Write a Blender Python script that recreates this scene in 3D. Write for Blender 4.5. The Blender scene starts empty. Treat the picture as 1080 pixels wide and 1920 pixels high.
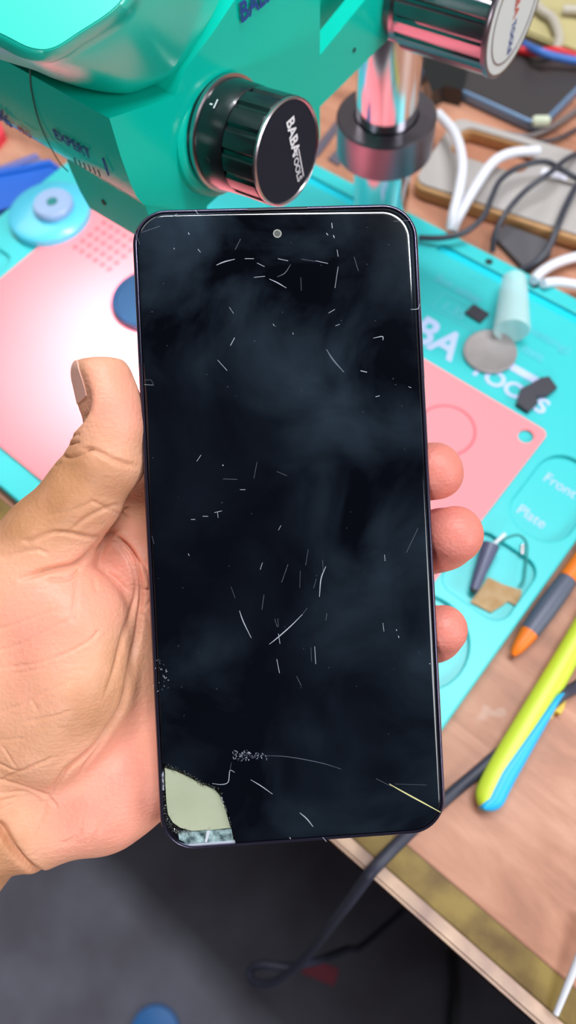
import bpy, bmesh, math, random
import numpy as np
from mathutils import Vector, Matrix

S = bpy.context.scene
COL = S.collection
random.seed(4)
T = 0.76                                   # height of the stand's board above the floor; desk top is 10 mm lower

# ------------------------------------------------------------------ camera
F = 1330.0                                 # focal length in pixels of a 1080x1920 frame
pit, rol, yaw = math.radians(65.0), math.radians(-8.75), math.radians(137.4)
fw = Vector((math.cos(yaw)*math.cos(pit), math.sin(yaw)*math.cos(pit), -math.sin(pit)))
rt = Vector((math.sin(yaw), -math.cos(yaw), 0))
up = rt.cross(fw)
r2 = rt*math.cos(rol) + up*math.sin(rol)
u2 = up*math.cos(rol) - rt*math.sin(rol)
CAMP = Vector((0, 0, T + 0.32))
CAMM = Matrix(((r2.x, u2.x, -fw.x, CAMP.x), (r2.y, u2.y, -fw.y, CAMP.y), (r2.z, u2.z, -fw.z, CAMP.z), (0, 0, 0, 1)))
cd = bpy.data.cameras.new('camera'); cam = bpy.data.objects.new('camera', cd); COL.objects.link(cam)
cam.matrix_world = CAMM
cd.sensor_fit = 'VERTICAL'; cd.sensor_height = 36.0; cd.lens = F/1920*36
cd.clip_start = 0.01; cd.clip_end = 30
cd.dof.use_dof = True; cd.dof.focus_distance = 0.187; cd.dof.aperture_fstop = cd.lens/2.4
S.camera = cam

# ------------------------------------------------------------------ world, lamps, exposure
S.view_settings.view_transform = 'Standard'; S.view_settings.look = 'None'
S.view_settings.gamma = 1; S.view_settings.use_curve_mapping = False
S.view_settings.exposure = 0.0
w = bpy.data.worlds.new('world'); S.world = w; w.use_nodes = True
nt = w.node_tree; bg = nt.nodes['Background']
tc = nt.nodes.new('ShaderNodeTexCoord'); sx = nt.nodes.new('ShaderNodeSeparateXYZ')
rp = nt.nodes.new('ShaderNodeValToRGB')
nt.links.new(tc.outputs['Generated'], sx.inputs[0]); nt.links.new(sx.outputs['Y'], rp.inputs[0])
nt.links.new(rp.outputs[0], bg.inputs[0])
rp.color_ramp.elements[0].position = 0.0; rp.color_ramp.elements[0].color = (.24, .25, .28, 1)
rp.color_ramp.elements[1].position = 0.8; rp.color_ramp.elements[1].color = (.62, .68, .80, 1)
bg.inputs[1].default_value = 0.19

def area(name, loc, target, sx_, sy_, power, color=(1, 1, 1)):
    l = bpy.data.lights.new(name, 'AREA'); l.shape = 'RECTANGLE'; l.size = sx_; l.size_y = sy_
    l.energy = power; l.color = color
    o = bpy.data.objects.new(name, l); COL.objects.link(o)
    d = Vector(target) - Vector(loc)
    o.location = loc
    o.rotation_euler = d.to_track_quat('-Z', 'X' if sx_ < sy_ else 'Y').to_euler()
    return o
# fluorescent tube over the back of the bench, running along it
area('tube_light', (-0.1, 0.46, T + 1.5), (-0.1, 0.05, T), 1.2, 0.09, 26, (.95, .98, 1))
# added fill light at the far left end of the bench, no window there
area('left_fill', (-1.3, 0.30, T + 1.15), (-0.1, 0.05, T + .1), .7, .7, 5.0, (1, .96, .9))
# added fill light at the right end, brightening the arm and head's side
area('right_fill', (1.25, 0.33, T + .75), (-0.1, 0.15, T + .1), .6, .6, 12.5, (.96, .98, 1))

# added fill spot on the operator's side, brightening the front of the microscope head
_l = bpy.data.lights.new('front_fill', 'SPOT'); _l.energy = 19; _l.spot_size = math.radians(34); _l.spot_blend = .8; _l.shadow_soft_size = .10; _l.color = (1, .97, .93)
_o = bpy.data.objects.new('front_fill', _l); COL.objects.link(_o); _o.location = (.45, -.95, T + .50)
_o.rotation_euler = (Vector((-.20, .17, T+.12)) - Vector(_o.location)).to_track_quat('-Z', 'Y').to_euler()

# ------------------------------------------------------------------ helpers
def lin(c):
    return tuple(((v/255)/12.92 if v/255 <= .04045 else ((v/255+.055)/1.055)**2.4) for v in c) + (1,)

def mat(name, rgb, rough=.5, metal=0, coat=0, sss=0, noise=0, nscale=60, rgb2=None, bump=0, bscale=200, trans=0, alpha=1, emit=0, spec=None):
    m = bpy.data.materials.new(name); m.use_nodes = True
    n = m.node_tree; b = n.nodes['Principled BSDF']
    b.inputs['Base Color'].default_value = lin(rgb)
    b.inputs['Roughness'].default_value = rough; b.inputs['Metallic'].default_value = metal
    b.inputs['Coat Weight'].default_value = coat; b.inputs['Coat Roughness'].default_value = .08
    if spec is not None: b.inputs['Specular IOR Level'].default_value = spec
    if trans: b.inputs['Transmission Weight'].default_value = trans
    if alpha < 1: b.inputs['Alpha'].default_value = alpha
    if emit:
        b.inputs['Emission Color'].default_value = lin(rgb); b.inputs['Emission Strength'].default_value = emit
    if noise or rgb2:
        t = n.nodes.new('ShaderNodeTexCoord'); x = n.nodes.new('ShaderNodeTexNoise')
        x.inputs['Scale'].default_value = nscale; x.inputs['Detail'].default_value = 5
        r = n.nodes.new('ShaderNodeValToRGB')
        r.color_ramp.elements[0].position = .35; r.color_ramp.elements[1].position = .68
        c1 = lin(rgb); c2 = lin(rgb2) if rgb2 else tuple(v*(1-noise) for v in c1[:3])+(1,)
        r.color_ramp.elements[0].color = c1; r.color_ramp.elements[1].color = c2
        n.links.new(t.outputs['Object'], x.inputs['Vector']); n.links.new(x.outputs['Fac'], r.inputs[0])
        n.links.new(r.outputs[0], b.inputs['Base Color'])
    if bump:
        t = n.nodes.new('ShaderNodeTexCoord'); x = n.nodes.new('ShaderNodeTexNoise')
        x.inputs['Scale'].default_value = bscale; x.inputs['Detail'].default_value = 4
        bp = n.nodes.new('ShaderNodeBump'); bp.inputs['Strength'].default_value = bump; bp.inputs['Distance'].default_value = .001
        n.links.new(t.outputs['Object'], x.inputs['Vector']); n.links.new(x.outputs['Fac'], bp.inputs['Height'])
        n.links.new(bp.outputs[0], b.inputs['Normal'])
    return m

def tag(o, label=None, cat=None, group=None, kind=None):
    if label: o['label'] = label
    if cat: o['category'] = cat
    if group: o['group'] = group
    if kind: o['kind'] = kind
    return o

def thing(name, loc, label, cat, group=None):
    o = bpy.data.objects.new(name, None); o.empty_display_size = .02; COL.objects.link(o)
    o.location = loc; tag(o, label, cat, group)
    bpy.context.view_layer.update()
    return o

def link(name, me, m, parent=None, smooth=True, ang=40):
    """link a mesh given in world coordinates as ONE object (moved into its parent's space)."""
    if m: 
        if len(me.materials) == 0: me.materials.append(m)
    o = bpy.data.objects.new(name, me); COL.objects.link(o)
    for p in me.polygons: p.use_smooth = smooth
    if smooth and ang < 180:
        try: me.set_sharp_from_angle(angle=math.radians(ang))
        except Exception: pass
    if parent:
        o.parent = parent
        bpy.context.view_layer.update()
        me.transform(parent.matrix_world.inverted())
    else:
        vs = [v.co for v in me.vertices]
        if vs:
            c = Vector(((min(v.x for v in vs)+max(v.x for v in vs))/2, (min(v.y for v in vs)+max(v.y for v in vs))/2, min(v.z for v in vs)))
            me.transform(Matrix.Translation(-c)); o.location = c
    return o

def pyd(name, verts, faces):
    me = bpy.data.meshes.new(name); me.from_pydata([tuple(v) for v in verts], [], faces); me.update()
    return me

def bevmesh(name, bm, w_, seg=3, ang=30):
    if w_:
        es = [e for e in bm.edges if len(e.link_faces) == 2 and e.calc_face_angle(0) > math.radians(ang)]
        bmesh.ops.bevel(bm, geom=es, offset=w_, segments=seg, affect='EDGES', clamp_overlap=True)
    bmesh.ops.recalc_face_normals(bm, faces=bm.faces)
    me = bpy.data.meshes.new(name); bm.to_mesh(me); bm.free()
    return me

def box(name, a, b, m, parent=None, bev=.001, M=None, seg=2):
    bm = bmesh.new(); bmesh.ops.create_cube(bm, size=1)
    for v in bm.verts:
        v.co = Vector([a[i] + (b[i]-a[i])*(v.co[i]+.5) for i in range(3)])
        if M: v.co = M @ v.co
    return link(name, bevmesh(name, bm, bev, seg), m, parent)

def prism(name, pts, ext, m, parent=None, bev=.001, seg=3):
    """polygon given by 3D points, extruded by the vector ext."""
    bm = bmesh.new(); e = Vector(ext)
    a = [bm.verts.new(p) for p in pts]; b = [bm.verts.new(Vector(p)+e) for p in pts]
    n = len(a)
    bm.faces.new(a); bm.faces.new(b[::-1])
    for i in range(n): bm.faces.new((a[i], b[i], b[(i+1) % n], a[(i+1) % n]))
    return link(name, bevmesh(name, bm, bev, seg), m, parent)

def lathe(name, prof, M, m, parent=None, n=64, ridges=None, ang=35, tor=False):
    """prof: list of (r, h) along local +Z of matrix M."""
    vs, fs = [], []
    for j, (r, h) in enumerate(prof):
        for i in range(n):
            a = 2*math.pi*i/n; rr = r
            if ridges and ridges[0] <= j <= ridges[1]: rr = r - ridges[3]*(1 if (i*ridges[2]//n*1.0 != (i*ridges[2]/n)) and (i*ridges[2]/n) % 1 > .72 else 0)
            vs.append(M @ Vector((rr*math.cos(a), rr*math.sin(a), h)))
    for j in range(len(prof)-1):
        for i in range(n):
            fs.append((j*n+i, j*n+(i+1) % n, (j+1)*n+(i+1) % n, (j+1)*n+i))
    if tor:
        k = (len(prof)-1)*n
        for i in range(n): fs.append((k+i, k+(i+1) % n, (i+1) % n, i))
    if not tor and prof[0][0] > 1e-6: fs.append(tuple(range(n))[::-1])
    if not tor and prof[-1][0] > 1e-6: fs.append(tuple((len(prof)-1)*n+i for i in range(n)))
    return link(name, pyd(name, vs, fs), m, parent, ang=ang)

def smooth_path(pts, k=8):
    P = [Vector(p) for p in pts]; P = [P[0]*2-P[1]] + P + [P[-1]*2-P[-2]]
    out = []
    for i in range(1, len(P)-2):
        for s in range(k):
            t = s/k
            out.append(.5*((2*P[i]) + (P[i+1]-P[i-1])*t + (2*P[i-1]-5*P[i]+4*P[i+1]-P[i+2])*t*t + (3*P[i]-P[i-1]-3*P[i+1]+P[i+2])*t**3))
    out.append(P[-2]); return out

def tube_mesh(name, pts, r, n=12, k=8, rad=None):
    Q = smooth_path(pts, k) if k > 1 else [Vector(p) for p in pts]
    vs, fs = [], []; nrm = None
    for i, q in enumerate(Q):
        t = (Q[min(i+1, len(Q)-1)] - Q[max(i-1, 0)]).normalized()
        if nrm is None: nrm = t.orthogonal().normalized()
        nrm = (nrm - t*nrm.dot(t)).normalized(); bn = t.cross(nrm)
        rr = r if rad is None else rad(i/(len(Q)-1))
        for j in range(n):
            a = 2*math.pi*j/n; vs.append(q + (nrm*math.cos(a)+bn*math.sin(a))*rr)
    for i in range(len(Q)-1):
        for j in range(n):
            fs.append((i*n+j, i*n+(j+1) % n, (i+1)*n+(j+1) % n, (i+1)*n+j))
    fs.append(tuple(range(n))[::-1]); fs.append(tuple((len(Q)-1)*n+j for j in range(n)))
    return pyd(name, vs, fs)

def tube(name, pts, r, m, parent=None, n=12, k=8, rad=None):
    return link(name, tube_mesh(name, pts, r, n, k, rad), m, parent, ang=60)

def curve_to_mesh(cu, M):
    o = bpy.data.objects.new('tmp', cu); COL.objects.link(o)
    bpy.context.view_layer.update()
    dg = bpy.context.evaluated_depsgraph_get()
    me = bpy.data.meshes.new_from_object(o.evaluated_get(dg))
    bpy.data.objects.remove(o); bpy.data.curves.remove(cu)
    me.transform(M); me.materials.clear()
    return me

def text(name, s, size, M, m, parent, extrude=.00008, align='LEFT', xs=1.0, bold=0.0, spacing=1.0):
    cu = bpy.data.curves.new('t', 'FONT'); cu.body = s; cu.size = size; cu.extrude = extrude
    cu.align_x = align; cu.offset = bold; cu.space_character = spacing
    me = curve_to_mesh(cu, M @ Matrix.Diagonal((xs, 1, 1, 1)))
    return link(name, me, m, parent, smooth=False)

def rrect(x0, y0, x1, y1, r, n=8):
    p = []
    for cx, cy, a0 in ((x1-r, y1-r, 0), (x0+r, y1-r, 90), (x0+r, y0+r, 180), (x1-r, y0+r, 270)):
        for i in range(n+1):
            a = math.radians(a0+90*i/n); p.append((cx+r*math.cos(a), cy+r*math.sin(a)))
    return p

def circle(cx, cy, r, n=40):
    return [(cx+r*math.cos(2*math.pi*i/n), cy+r*math.sin(2*math.pi*i/n)) for i in range(n)]

def plate(name, outlines, z0, z1, m, parent=None, M=Matrix.Identity(4), bev=.0004):
    """flat plate with holes: first outline outer, the others holes."""
    cu = bpy.data.curves.new('p', 'CURVE'); cu.dimensions = '2D'; cu.fill_mode = 'BOTH'
    cu.extrude = (z1-z0)/2 - bev; cu.bevel_depth = bev; cu.bevel_resolution = 2; cu.offset = -bev
    for ol in outlines:
        sp = cu.splines.new('POLY'); sp.points.add(len(ol)-1)
        for i, (x, y) in enumerate(ol): sp.points[i].co = (x, y, 0, 1)
        sp.use_cyclic_u = True
    me = curve_to_mesh(cu, M @ Matrix.Translation((0, 0, (z0+z1)/2)))
    return link(name, me, m, parent, ang=50)

def ray(px, py):
    return CAMM.to_3x3() @ Vector(((px-540)/F, (960-py)/F, -1.0))
def onp(px, py, ax, v):
    """a point of the place seen at a pixel of the photograph, on a world plane."""
    d = ray(px, py); t = (v-CAMP[ax])/d[ax]; return CAMP + d*t
def desk(px, py, h=0.0): return onp(px, py, 2, T-.01+h)
def board(px, py, h=0.0): return onp(px, py, 2, T+h)
def dep(px, py, d): return CAMP + ray(px, py)*d

# ------------------------------------------------------------------ materials
TEALG = mat('teal_gloss', (6, 186, 166), .30, coat=.8); TEALG.node_tree.nodes['Principled BSDF'].inputs['Coat Roughness'].default_value = .26
TEAL = mat('teal_paint', (6, 190, 170), .18, spec=.2, bump=.02, bscale=900)
TEALB = mat('teal_board', (52, 196, 200), .38, bump=.03, bscale=600)
CYAN = mat('cyan_groove', (0, 205, 225), .35)
PINK = mat('pink_silicone', (255, 138, 146), .55)
CHROME = mat('chrome', (225, 228, 232), .12, metal=1)
BLACKM = mat('black_anodised', (22, 26, 30), .28, coat=.3)
GREYM = mat('grey_anodised', (118, 112, 122), .3, metal=.9)
RIMM = mat('polished_rim', (190, 180, 185), .25, metal=1)
WHITEP = mat('white_print', (225, 228, 235), .5)
NAVY = mat('navy_print', (10, 60, 140), .5)
REDP = mat('red_print', (190, 80, 70), .5)
LILAC = mat('lilac_print', (190, 206, 246), .5)
LILACF = mat('faint_print', (90, 200, 214), .5)
DARKT = mat('dark_hole', (14, 30, 30), .6)
SEAM = mat('seam_dark_teal', (6, 84, 78), .6)  # dark teal of the shell joint and scale marks
CABLEW = mat('white_cable', (225, 226, 236), .4)
CABLEB = mat('black_cable', (52, 54, 66), .45)

# ------------------------------------------------------------------ setting: floor
FLOOR = mat('dusty_concrete', (124, 124, 138), .85, rgb2=(102, 98, 110), nscale=9, bump=.3, bscale=60)
bm = bmesh.new(); bmesh.ops.create_grid(bm, x_segments=1, y_segments=1, size=2.0)
me = bpy.data.meshes.new('floor'); bm.to_mesh(me); bm.free()
fl = bpy.data.objects.new('floor', me); me.materials.append(FLOOR); COL.objects.link(fl); fl['kind'] = 'structure'
fl['label'] = 'dusty grey concrete floor below the bench'

PLASTER = mat('painted_plaster', (150, 148, 140), .8, bump=.1, bscale=30)
wl = box('wall_back', (-2.0, .90, 0), (2.0, 1.0, 2.9), PLASTER, None, 0); wl['kind'] = 'structure'
# ------------------------------------------------------------------ workbench
def wood_mat():
    m = mat('brown_laminate', (186, 128, 104), .5)
    n = m.node_tree; b = n.nodes['Principled BSDF']
    t = n.nodes.new('ShaderNodeTexCoord'); mp = n.nodes.new('ShaderNodeMapping'); mp.inputs['Scale'].default_value = (8, 34, 8)
    x = n.nodes.new('ShaderNodeTexNoise'); x.inputs['Scale'].default_value = 1.6; x.inputs['Detail'].default_value = 8; x.inputs['Roughness'].default_value = .62
    x.inputs['Distortion'].default_value = .6
    r = n.nodes.new('ShaderNodeValToRGB')
    r.color_ramp.elements[0].position = .3; r.color_ramp.elements[0].color = lin((150, 100, 78))
    r.color_ramp.elements[1].position = .7; r.color_ramp.elements[1].color = lin((204, 148, 122))
    e = r.color_ramp.elements.new(.5); e.color = lin((181, 124, 98))
    n.links.new(t.outputs['Object'], mp.inputs[0]); n.links.new(mp.outputs[0], x.inputs['Vector'])
    # pale and grey flecks
    y = n.nodes.new('ShaderNodeTexNoise'); y.inputs['Scale'].default_value = 75; y.inputs['Detail'].default_value = 2
    r2_ = n.nodes.new('ShaderNodeValToRGB'); r2_.color_ramp.elements[0].position = .68; r2_.color_ramp.elements[1].position = .74
    r2_.color_ramp.elements[0].color = (0, 0, 0, 1); r2_.color_ramp.elements[1].color = (.5, .5, .5, 1)
    mx = n.nodes.new('ShaderNodeMixRGB'); mx.inputs[2].default_value = lin((200, 165, 150))
    n.links.new(t.outputs['Object'], y.inputs['Vector']); n.links.new(y.outputs['Fac'], r2_.inputs[0])
    n.links.new(x.outputs['Fac'], r.inputs[0]); n.links.new(r.outputs[0], mx.inputs[1]); n.links.new(r2_.outputs[0], mx.inputs[0])
    n.links.new(mx.outputs[0], b.inputs['Base Color'])
    bp = n.nodes.new('ShaderNodeBump'); bp.inputs['Strength'].default_value = .15; bp.inputs['Distance'].default_value = .0006
    n.links.new(x.outputs['Fac'], bp.inputs['Height']); n.links.new(bp.outputs[0], b.inputs['Normal'])
    return m
WOOD = wood_mat()
OLIVE = mat('worn_brass_strip', (138, 114, 52), .45, metal=.2, rgb2=(96, 70, 24), nscale=60)
CREAM = mat('cream_edging', (222, 190, 165), .5, rgb2=(170, 140, 130), nscale=50)
APRON = mat('brown_apron', (84, 48, 44), .6, noise=.35, nscale=20)
DZ = T-.01
wb = thing('workbench', (0, .4, 0), 'brown wooden workbench with worn olive metal strip along its front edge', 'workbench')
box('tabletop', (-1.0, .0165, DZ-.02), (.9, .85, DZ), WOOD, wb, .0006)
box('edge_strip', (-1.0, .0040, DZ-.02), (.9, .0163, DZ-.0004), OLIVE, wb, .0006)
box('edging', (-1.0, -.0025, DZ-.02), (.9, .0038, DZ+.0002), CREAM, wb, .0015)
box('apron', (-1.0, -.0035, DZ-.052), (.9, .012, DZ-.0203), APRON, wb, .001)
box('lower_shelf_rail', (-1.0, .78, DZ-.5), (.9, .82, DZ-.44), APRON, wb, .002)
for lx in (-.98, .84):
    for ly in (.02, .79): box('leg', (lx, ly, 0), (lx+.05, ly+.05, DZ-.0205), APRON, wb, .002)

# ------------------------------------------------------------------ microscope stand
ms = thing('stereo_microscope', (-.188, .283, T-.01), 'teal stereo microscope on a chrome pole and a wide teal board', 'microscope')
# board: a solid underside and a top layer pierced by the recesses
bd_ = plate('board_underside', [rrect(-.389, .020, .0085, .302, .012)], T-.0098, T-.0028, TEALB, ms, bev=.001)
holes = [rrect(-.027, .163, .004, .212, .013),               # tray at the right end
         rrect(-.032, .116, .003, .152, .008),               # tray below it
         circle(-.022, .088, .0225),                           # round tray
         rrect(-.150, .2865, .000, .2925, .0025),            # long groove
         rrect(-.335, .286, -.175, .292, .0025),
         rrect(-.383, .060, -.352, .130, .008)]
bt_ = plate('board_top', [rrect(-.3885, .0205, .008, .3015, .012)] + holes, T-.0028, T, TEALB, ms, bev=.0006)
plate('groove_lining', [rrect(-.1492, .2870, -.0005, .2920, .0022)], T-.00275, T-.0016, CYAN, bt_, bev=.0002)
plate('groove_lining', [rrect(-.3345, .2865, -.1755, .2915, .0022)], T-.00275, T-.0016, CYAN, bt_, bev=.0002)
for sx_, sy_ in ((-.119, .296), (-.089, .296), (-.010, .296), (-.20, .296)):
    plate('screw_hole', [circle(sx_, sy_, .0022, 20)], T+.00002, T+.0003, DARKT, ms, bev=.0001)
TM = lambda x, y: Matrix.Translation((x, y, T+.0003))
text('board_lettering', 'BABA', .0253, TM(-.1545, .2245), LILAC, bt_, bold=.0006, xs=.92)
text('board_lettering', 'TOOLS', .0128, TM(-.0865, .2245), LILAC, bt_, bold=.0004, xs=1.12)
box('board_lettering', (-.0855, .2385, T+.0001), (-.048, .2430, T+.0003), LILAC, bt_, 0)
text('board_lettering', 'Sot atter', .0085, TM(-.137, .266), LILACF, bt_, bold=.0002)
text('board_lettering', '1.35', .0090, TM(-.123, .2515), LILACF, bt_, bold=.0002)
text('board_lettering', 'mm', .0085, TM(-.0715, .2525), LILACF, bt_, bold=.0002)
text('board_lettering', '(setting)', .0080, TM(-.076, .2655), LILACF, bt_)
plate('board_lettering', [rrect(-.127, .2485, -.094, .2615, .001), rrect(-.1265, .249, -.0945, .261, .001)], T+.0001, T+.0003, LILACF, bt_, bev=0)
TN = lambda x, y: Matrix.Translation((x, y, T-.0026))
text('board_lettering', 'Front', .0078, TN(-.0215, .1935), LILAC, bt_)
text('board_lettering', 'Plate', .0078, TN(-.0225, .1705), LILAC, bt_)
# pole and foot
lathe('pole_foot', [(.0185, 0), (.0185, .002), (.018, .004), (.0165, .0045)], Matrix.Translation((-.188, .283, T)), TEAL, ms)
lathe('pole', [(.0158, 0), (.0158, .30), (.0145, .302)], Matrix.Translation((-.188, .283, T+.0045)), CHROME, ms)
CM = Matrix.Translation((-.188, .283, T+.052))
def collar():
    prof = [(.0166, 0), (.0250, 0), (.0257, .0008), (.0257, .0192), (.0248, .020), (.0166, .020), (.0166, 0)]
    n = 72; vs = []; fs = []
    for r, h in prof[:-1]:
        for i in range(n):
            a = 2*math.pi*i/n; vs.append(CM @ Vector((r*math.cos(a), r*math.sin(a), h)))
    L_ = len(prof)-1
    for j in range(L_):
        for i in range(n): fs.append((j*n+i, j*n+(i+1) % n, ((j+1) % L_)*n+(i+1) % n, ((j+1) % L_)*n+i))
    return link('stop_collar', pyd('c', vs, fs), GREYM, ms)
collar()

# head: side plane x = HX
HX = -.1655
K = .77                                    # head's planes, depths and sizes all scaled about the camera by this
def sidep(px, py, off=0): return onp(px, py, 0, HX+off)
body_pts = [sidep(205, 222), Vector((HX, .1065, T+.1737)), Vector((HX, .1069, T+.1637)), Vector((HX, .1076, T+.1579)), Vector((HX, .1093, T+.1537)), Vector((HX, .1117, T+.1514)), sidep(388, 400), sidep(388, 345), sidep(520, 345), sidep(600, 260), sidep(600, -70), sidep(480, -60), sidep(400, 60), sidep(345, 132), sidep(328, 181)]
head = prism('head_housing', body_pts, (-.0885, 0, 0), TEAL, ms, .0017, 4)
# small lower housing with its screw hole
LY = .1103
lo = [onp(134, 322, 1, LY), onp(150, 358, 1, LY), onp(168, 390, 1, LY), onp(240, 433, 1, LY)]
lo += [Vector((HX-.0006, LY, lo[-1].z+.0005)), Vector((HX-.0006, LY, T+.1568)), Vector((lo[0].x, LY, T+.1568))]
prism('lower_housing', lo, (0, .038, 0), TEAL, ms, .0012)
hp_ = onp(195, 379, 1, LY)
lathe('screw_hole', [(.0011, -.0004), (.0011, .0003)], Matrix.Translation(hp_) @ Matrix.Rotation(math.radians(90), 4, 'X'), DARKT, ms, n=20)
# seam of the front shell, lettering on the front
FR = lambda px, py: onp(px, py, 1, .1060)
tube('shell_seam', [FR(56, 130), FR(58, 165), FR(72, 225), FR(92, 270), FR(112, 305), FR(128, 322)], .00021, SEAM, ms, n=6)
def front_text(s, px, py, h, m, xs=1.0, bold=.0001):
    p = onp(px, py, 1, .1059)
    M = Matrix(((1, 0, 0, p.x), (0, 0, -1, p.y), (0, 1, 0, p.z), (0, 0, 0, 1)))
    return text('head_lettering', s, h*K, M, m, ms, xs=xs, bold=bold*K)
front_text('EXPERT', 104, 259, .0066, NAVY, 1.0, .00002)
front_text('BABATOOLS', -75, 175, .0070, NAVY, .86, .00003)
front_text('X6', 0, 226, .0088, NAVY, .9, .00004)
front_text('PRO', 36, 246, .0046, REDP, 1.05, .00002)
for k in range(6):
    p = onp(140+k*9, 300+k*4.6, 1, .1059)
    box('scale_mark', (p.x, .1057, p.z-.0015), (p.x+.00016, .1061, p.z+.0009), SEAM, ms, 0)
p = onp(202, 325, 1, .1059); box('scale_mark', (p.x-.00016, .1057, p.z-.0008), (p.x+.00027, .1061, p.z+.0055), NAVY, ms, 0)
ps = sidep(452, 44, .0009)
Ms = Matrix(((0, 0, 1, ps.x), (1, 0, 0, ps.y), (0, 1, 0, ps.z), (0, 0, 0, 1)))
text('head_lettering', 'BABA', .0081, Ms, NAVY, ms, xs=.88, bold=.00012)

# eyepiece housing above: loft from its flat front to its root on the head
rim = [(-150, 30), (-80, 55), (-30, 75), (0, 88), (35, 106), (60, 114), (85, 116), (108, 111), (130, 100), (160, 80), (195, 58), (225, 36), (246, 14), (262, -14), (275, -50), (285, -95)]
neck = [(-170, 70), (-90, 85), (-20, 105), (20, 118), (62, 131), (100, 147), (135, 159), (170, 168), (210, 174), (245, 174), (285, 160), (318, 144), (342, 118), (384, 64), (424, 5), (465, -75)]
ND = [.262, .264, .266, .266, .2655, .266, .267, .268, .270, .272, .275, .277, .278, .282, .286, .290]
_sp = smooth_path([(x, y, 0) for x, y in rim], 4); _sn = smooth_path([(x, y, 0) for x, y in neck], 4); _sd = smooth_path([(d, 0, 0) for d in ND], 4)
rim = [(p.x, p.y) for p in _sp]; neck = [(p.x, p.y) for p in _sn]; ND = [p.x for p in _sd]
def ring(pts, depth): return [dep(x, y, d*K) for (x, y), d in zip(pts, depth)]
def inset(pts, k):
    out = []
    for i, (x, y) in enumerate(pts):
        a = pts[max(i-1, 0)]; b = pts[min(i+1, len(pts)-1)]
        tx, ty = b[0]-a[0], b[1]-a[1]; l = math.hypot(tx, ty); out.append((x+ty/l*k, y-tx/l*k))
    return out
n_ = len(rim)
R0 = ring(inset(rim, 26), [.2300]*n_)
R1 = ring(inset(rim, 20), [.2302]*n_)
R2 = ring(rim, [.2340]*n_)
R2b = ring(inset(rim, -1), [.2365]*n_)
MID = []
for u_, v_ in ((.12, .10), (.27, .24), (.45, .42), (.63, .61), (.80, .79), (.92, .92)):
    MID.append(ring([(a[0]*(1-u_)+b[0]*u_, a[1]*(1-u_)+b[1]*u_) for a, b in zip(rim, neck)], [.2365+v_*(d-.2365)-.0025*math.sin(math.pi*v_) for d in ND]))
R5 = ring(neck, [d+.001 for d in ND]); R6 = ring(neck, [d+.02 for d in ND])
rows = [R0, R1, R2, R2b] + MID + [R5, R6]
vs = []; fs = []
for r in rows: vs += r
for j in range(len(rows)-1):
    for i in range(n_-1): fs.append((j*n_+i, j*n_+i+1, (j+1)*n_+i+1, (j+1)*n_+i))
b0 = len(vs)
T1 = [dep(-150, -300, .230*K), dep(285, -300, .230*K)]; T2 = [dep(-170, -300, .29*K), dep(500, -300, .31*K)]
vs += [T1[0], T1[1], T2[0], T2[1]]
fs.append(tuple([b0] + list(range(n_)) + [b0+1]))
fs.append(tuple([b0, b0+1, b0+3, b0+2]))
fs.append(tuple([j*n_ for j in range(len(rows))] + [b0+2, b0]))
fs.append(tuple([j*n_+n_-1 for j in range(len(rows))] + [b0+3, b0+1]))
fs.append(tuple([(len(rows)-1)*n_+i for i in range(n_)] + [b0+3, b0+2]))
bm = bmesh.new(); bv = [bm.verts.new(v) for v in vs]
for f in fs: bm.faces.new([bv[i] for i in f])
bmesh.ops.recalc_face_normals(bm, faces=bm.faces)
me = bpy.data.meshes.new('eyepiece_housing'); bm.to_mesh(me); bm.free()
TEAL_LIT = mat('teal_lit_face', (40, 205, 186), .4, coat=.1)
link('eyepiece_housing', me, TEALG, ms, ang=62)
# front cover plate of the eyepiece housing, light on it put into paler teal
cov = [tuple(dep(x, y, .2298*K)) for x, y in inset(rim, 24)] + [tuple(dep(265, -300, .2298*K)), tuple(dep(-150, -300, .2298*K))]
prism('front_cover', [Vector(c) for c in cov], CAMM.to_3x3() @ Vector((0, 0, -.0015)), TEAL_LIT, ms, .0003, 1)

# objective and LED ring under the head
OBX, OBY = -.205, .146
lathe('objective', [(.020, 0), (.022, .002), (.024, .012), (.026, .03)], Matrix.Translation((OBX, OBY, T+.124)), BLACKM, ms)
LED = mat('led_glow', (245, 245, 255), .5, emit=12)
lathe('led_ring', [(.012, 0), (.0195, 0), (.0195, .0018), (.012, .0018)], Matrix.Translation((OBX, OBY, T+.122)), LED, ms, tor=True)
sl = bpy.data.lights.new('microscope_lamp', 'SPOT'); sl.energy = 3.3; sl.spot_size = math.radians(88); sl.spot_blend = .9; sl.shadow_soft_size = .014
sl.color = (1, .97, .99)
so = bpy.data.objects.new('microscope_lamp', sl); COL.objects.link(so); so.location = (-.207, .140, T+.119)
so.rotation_euler = (Vector((-.240, .125, T)) - so.location).to_track_quat('-Z', 'Y').to_euler()

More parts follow.
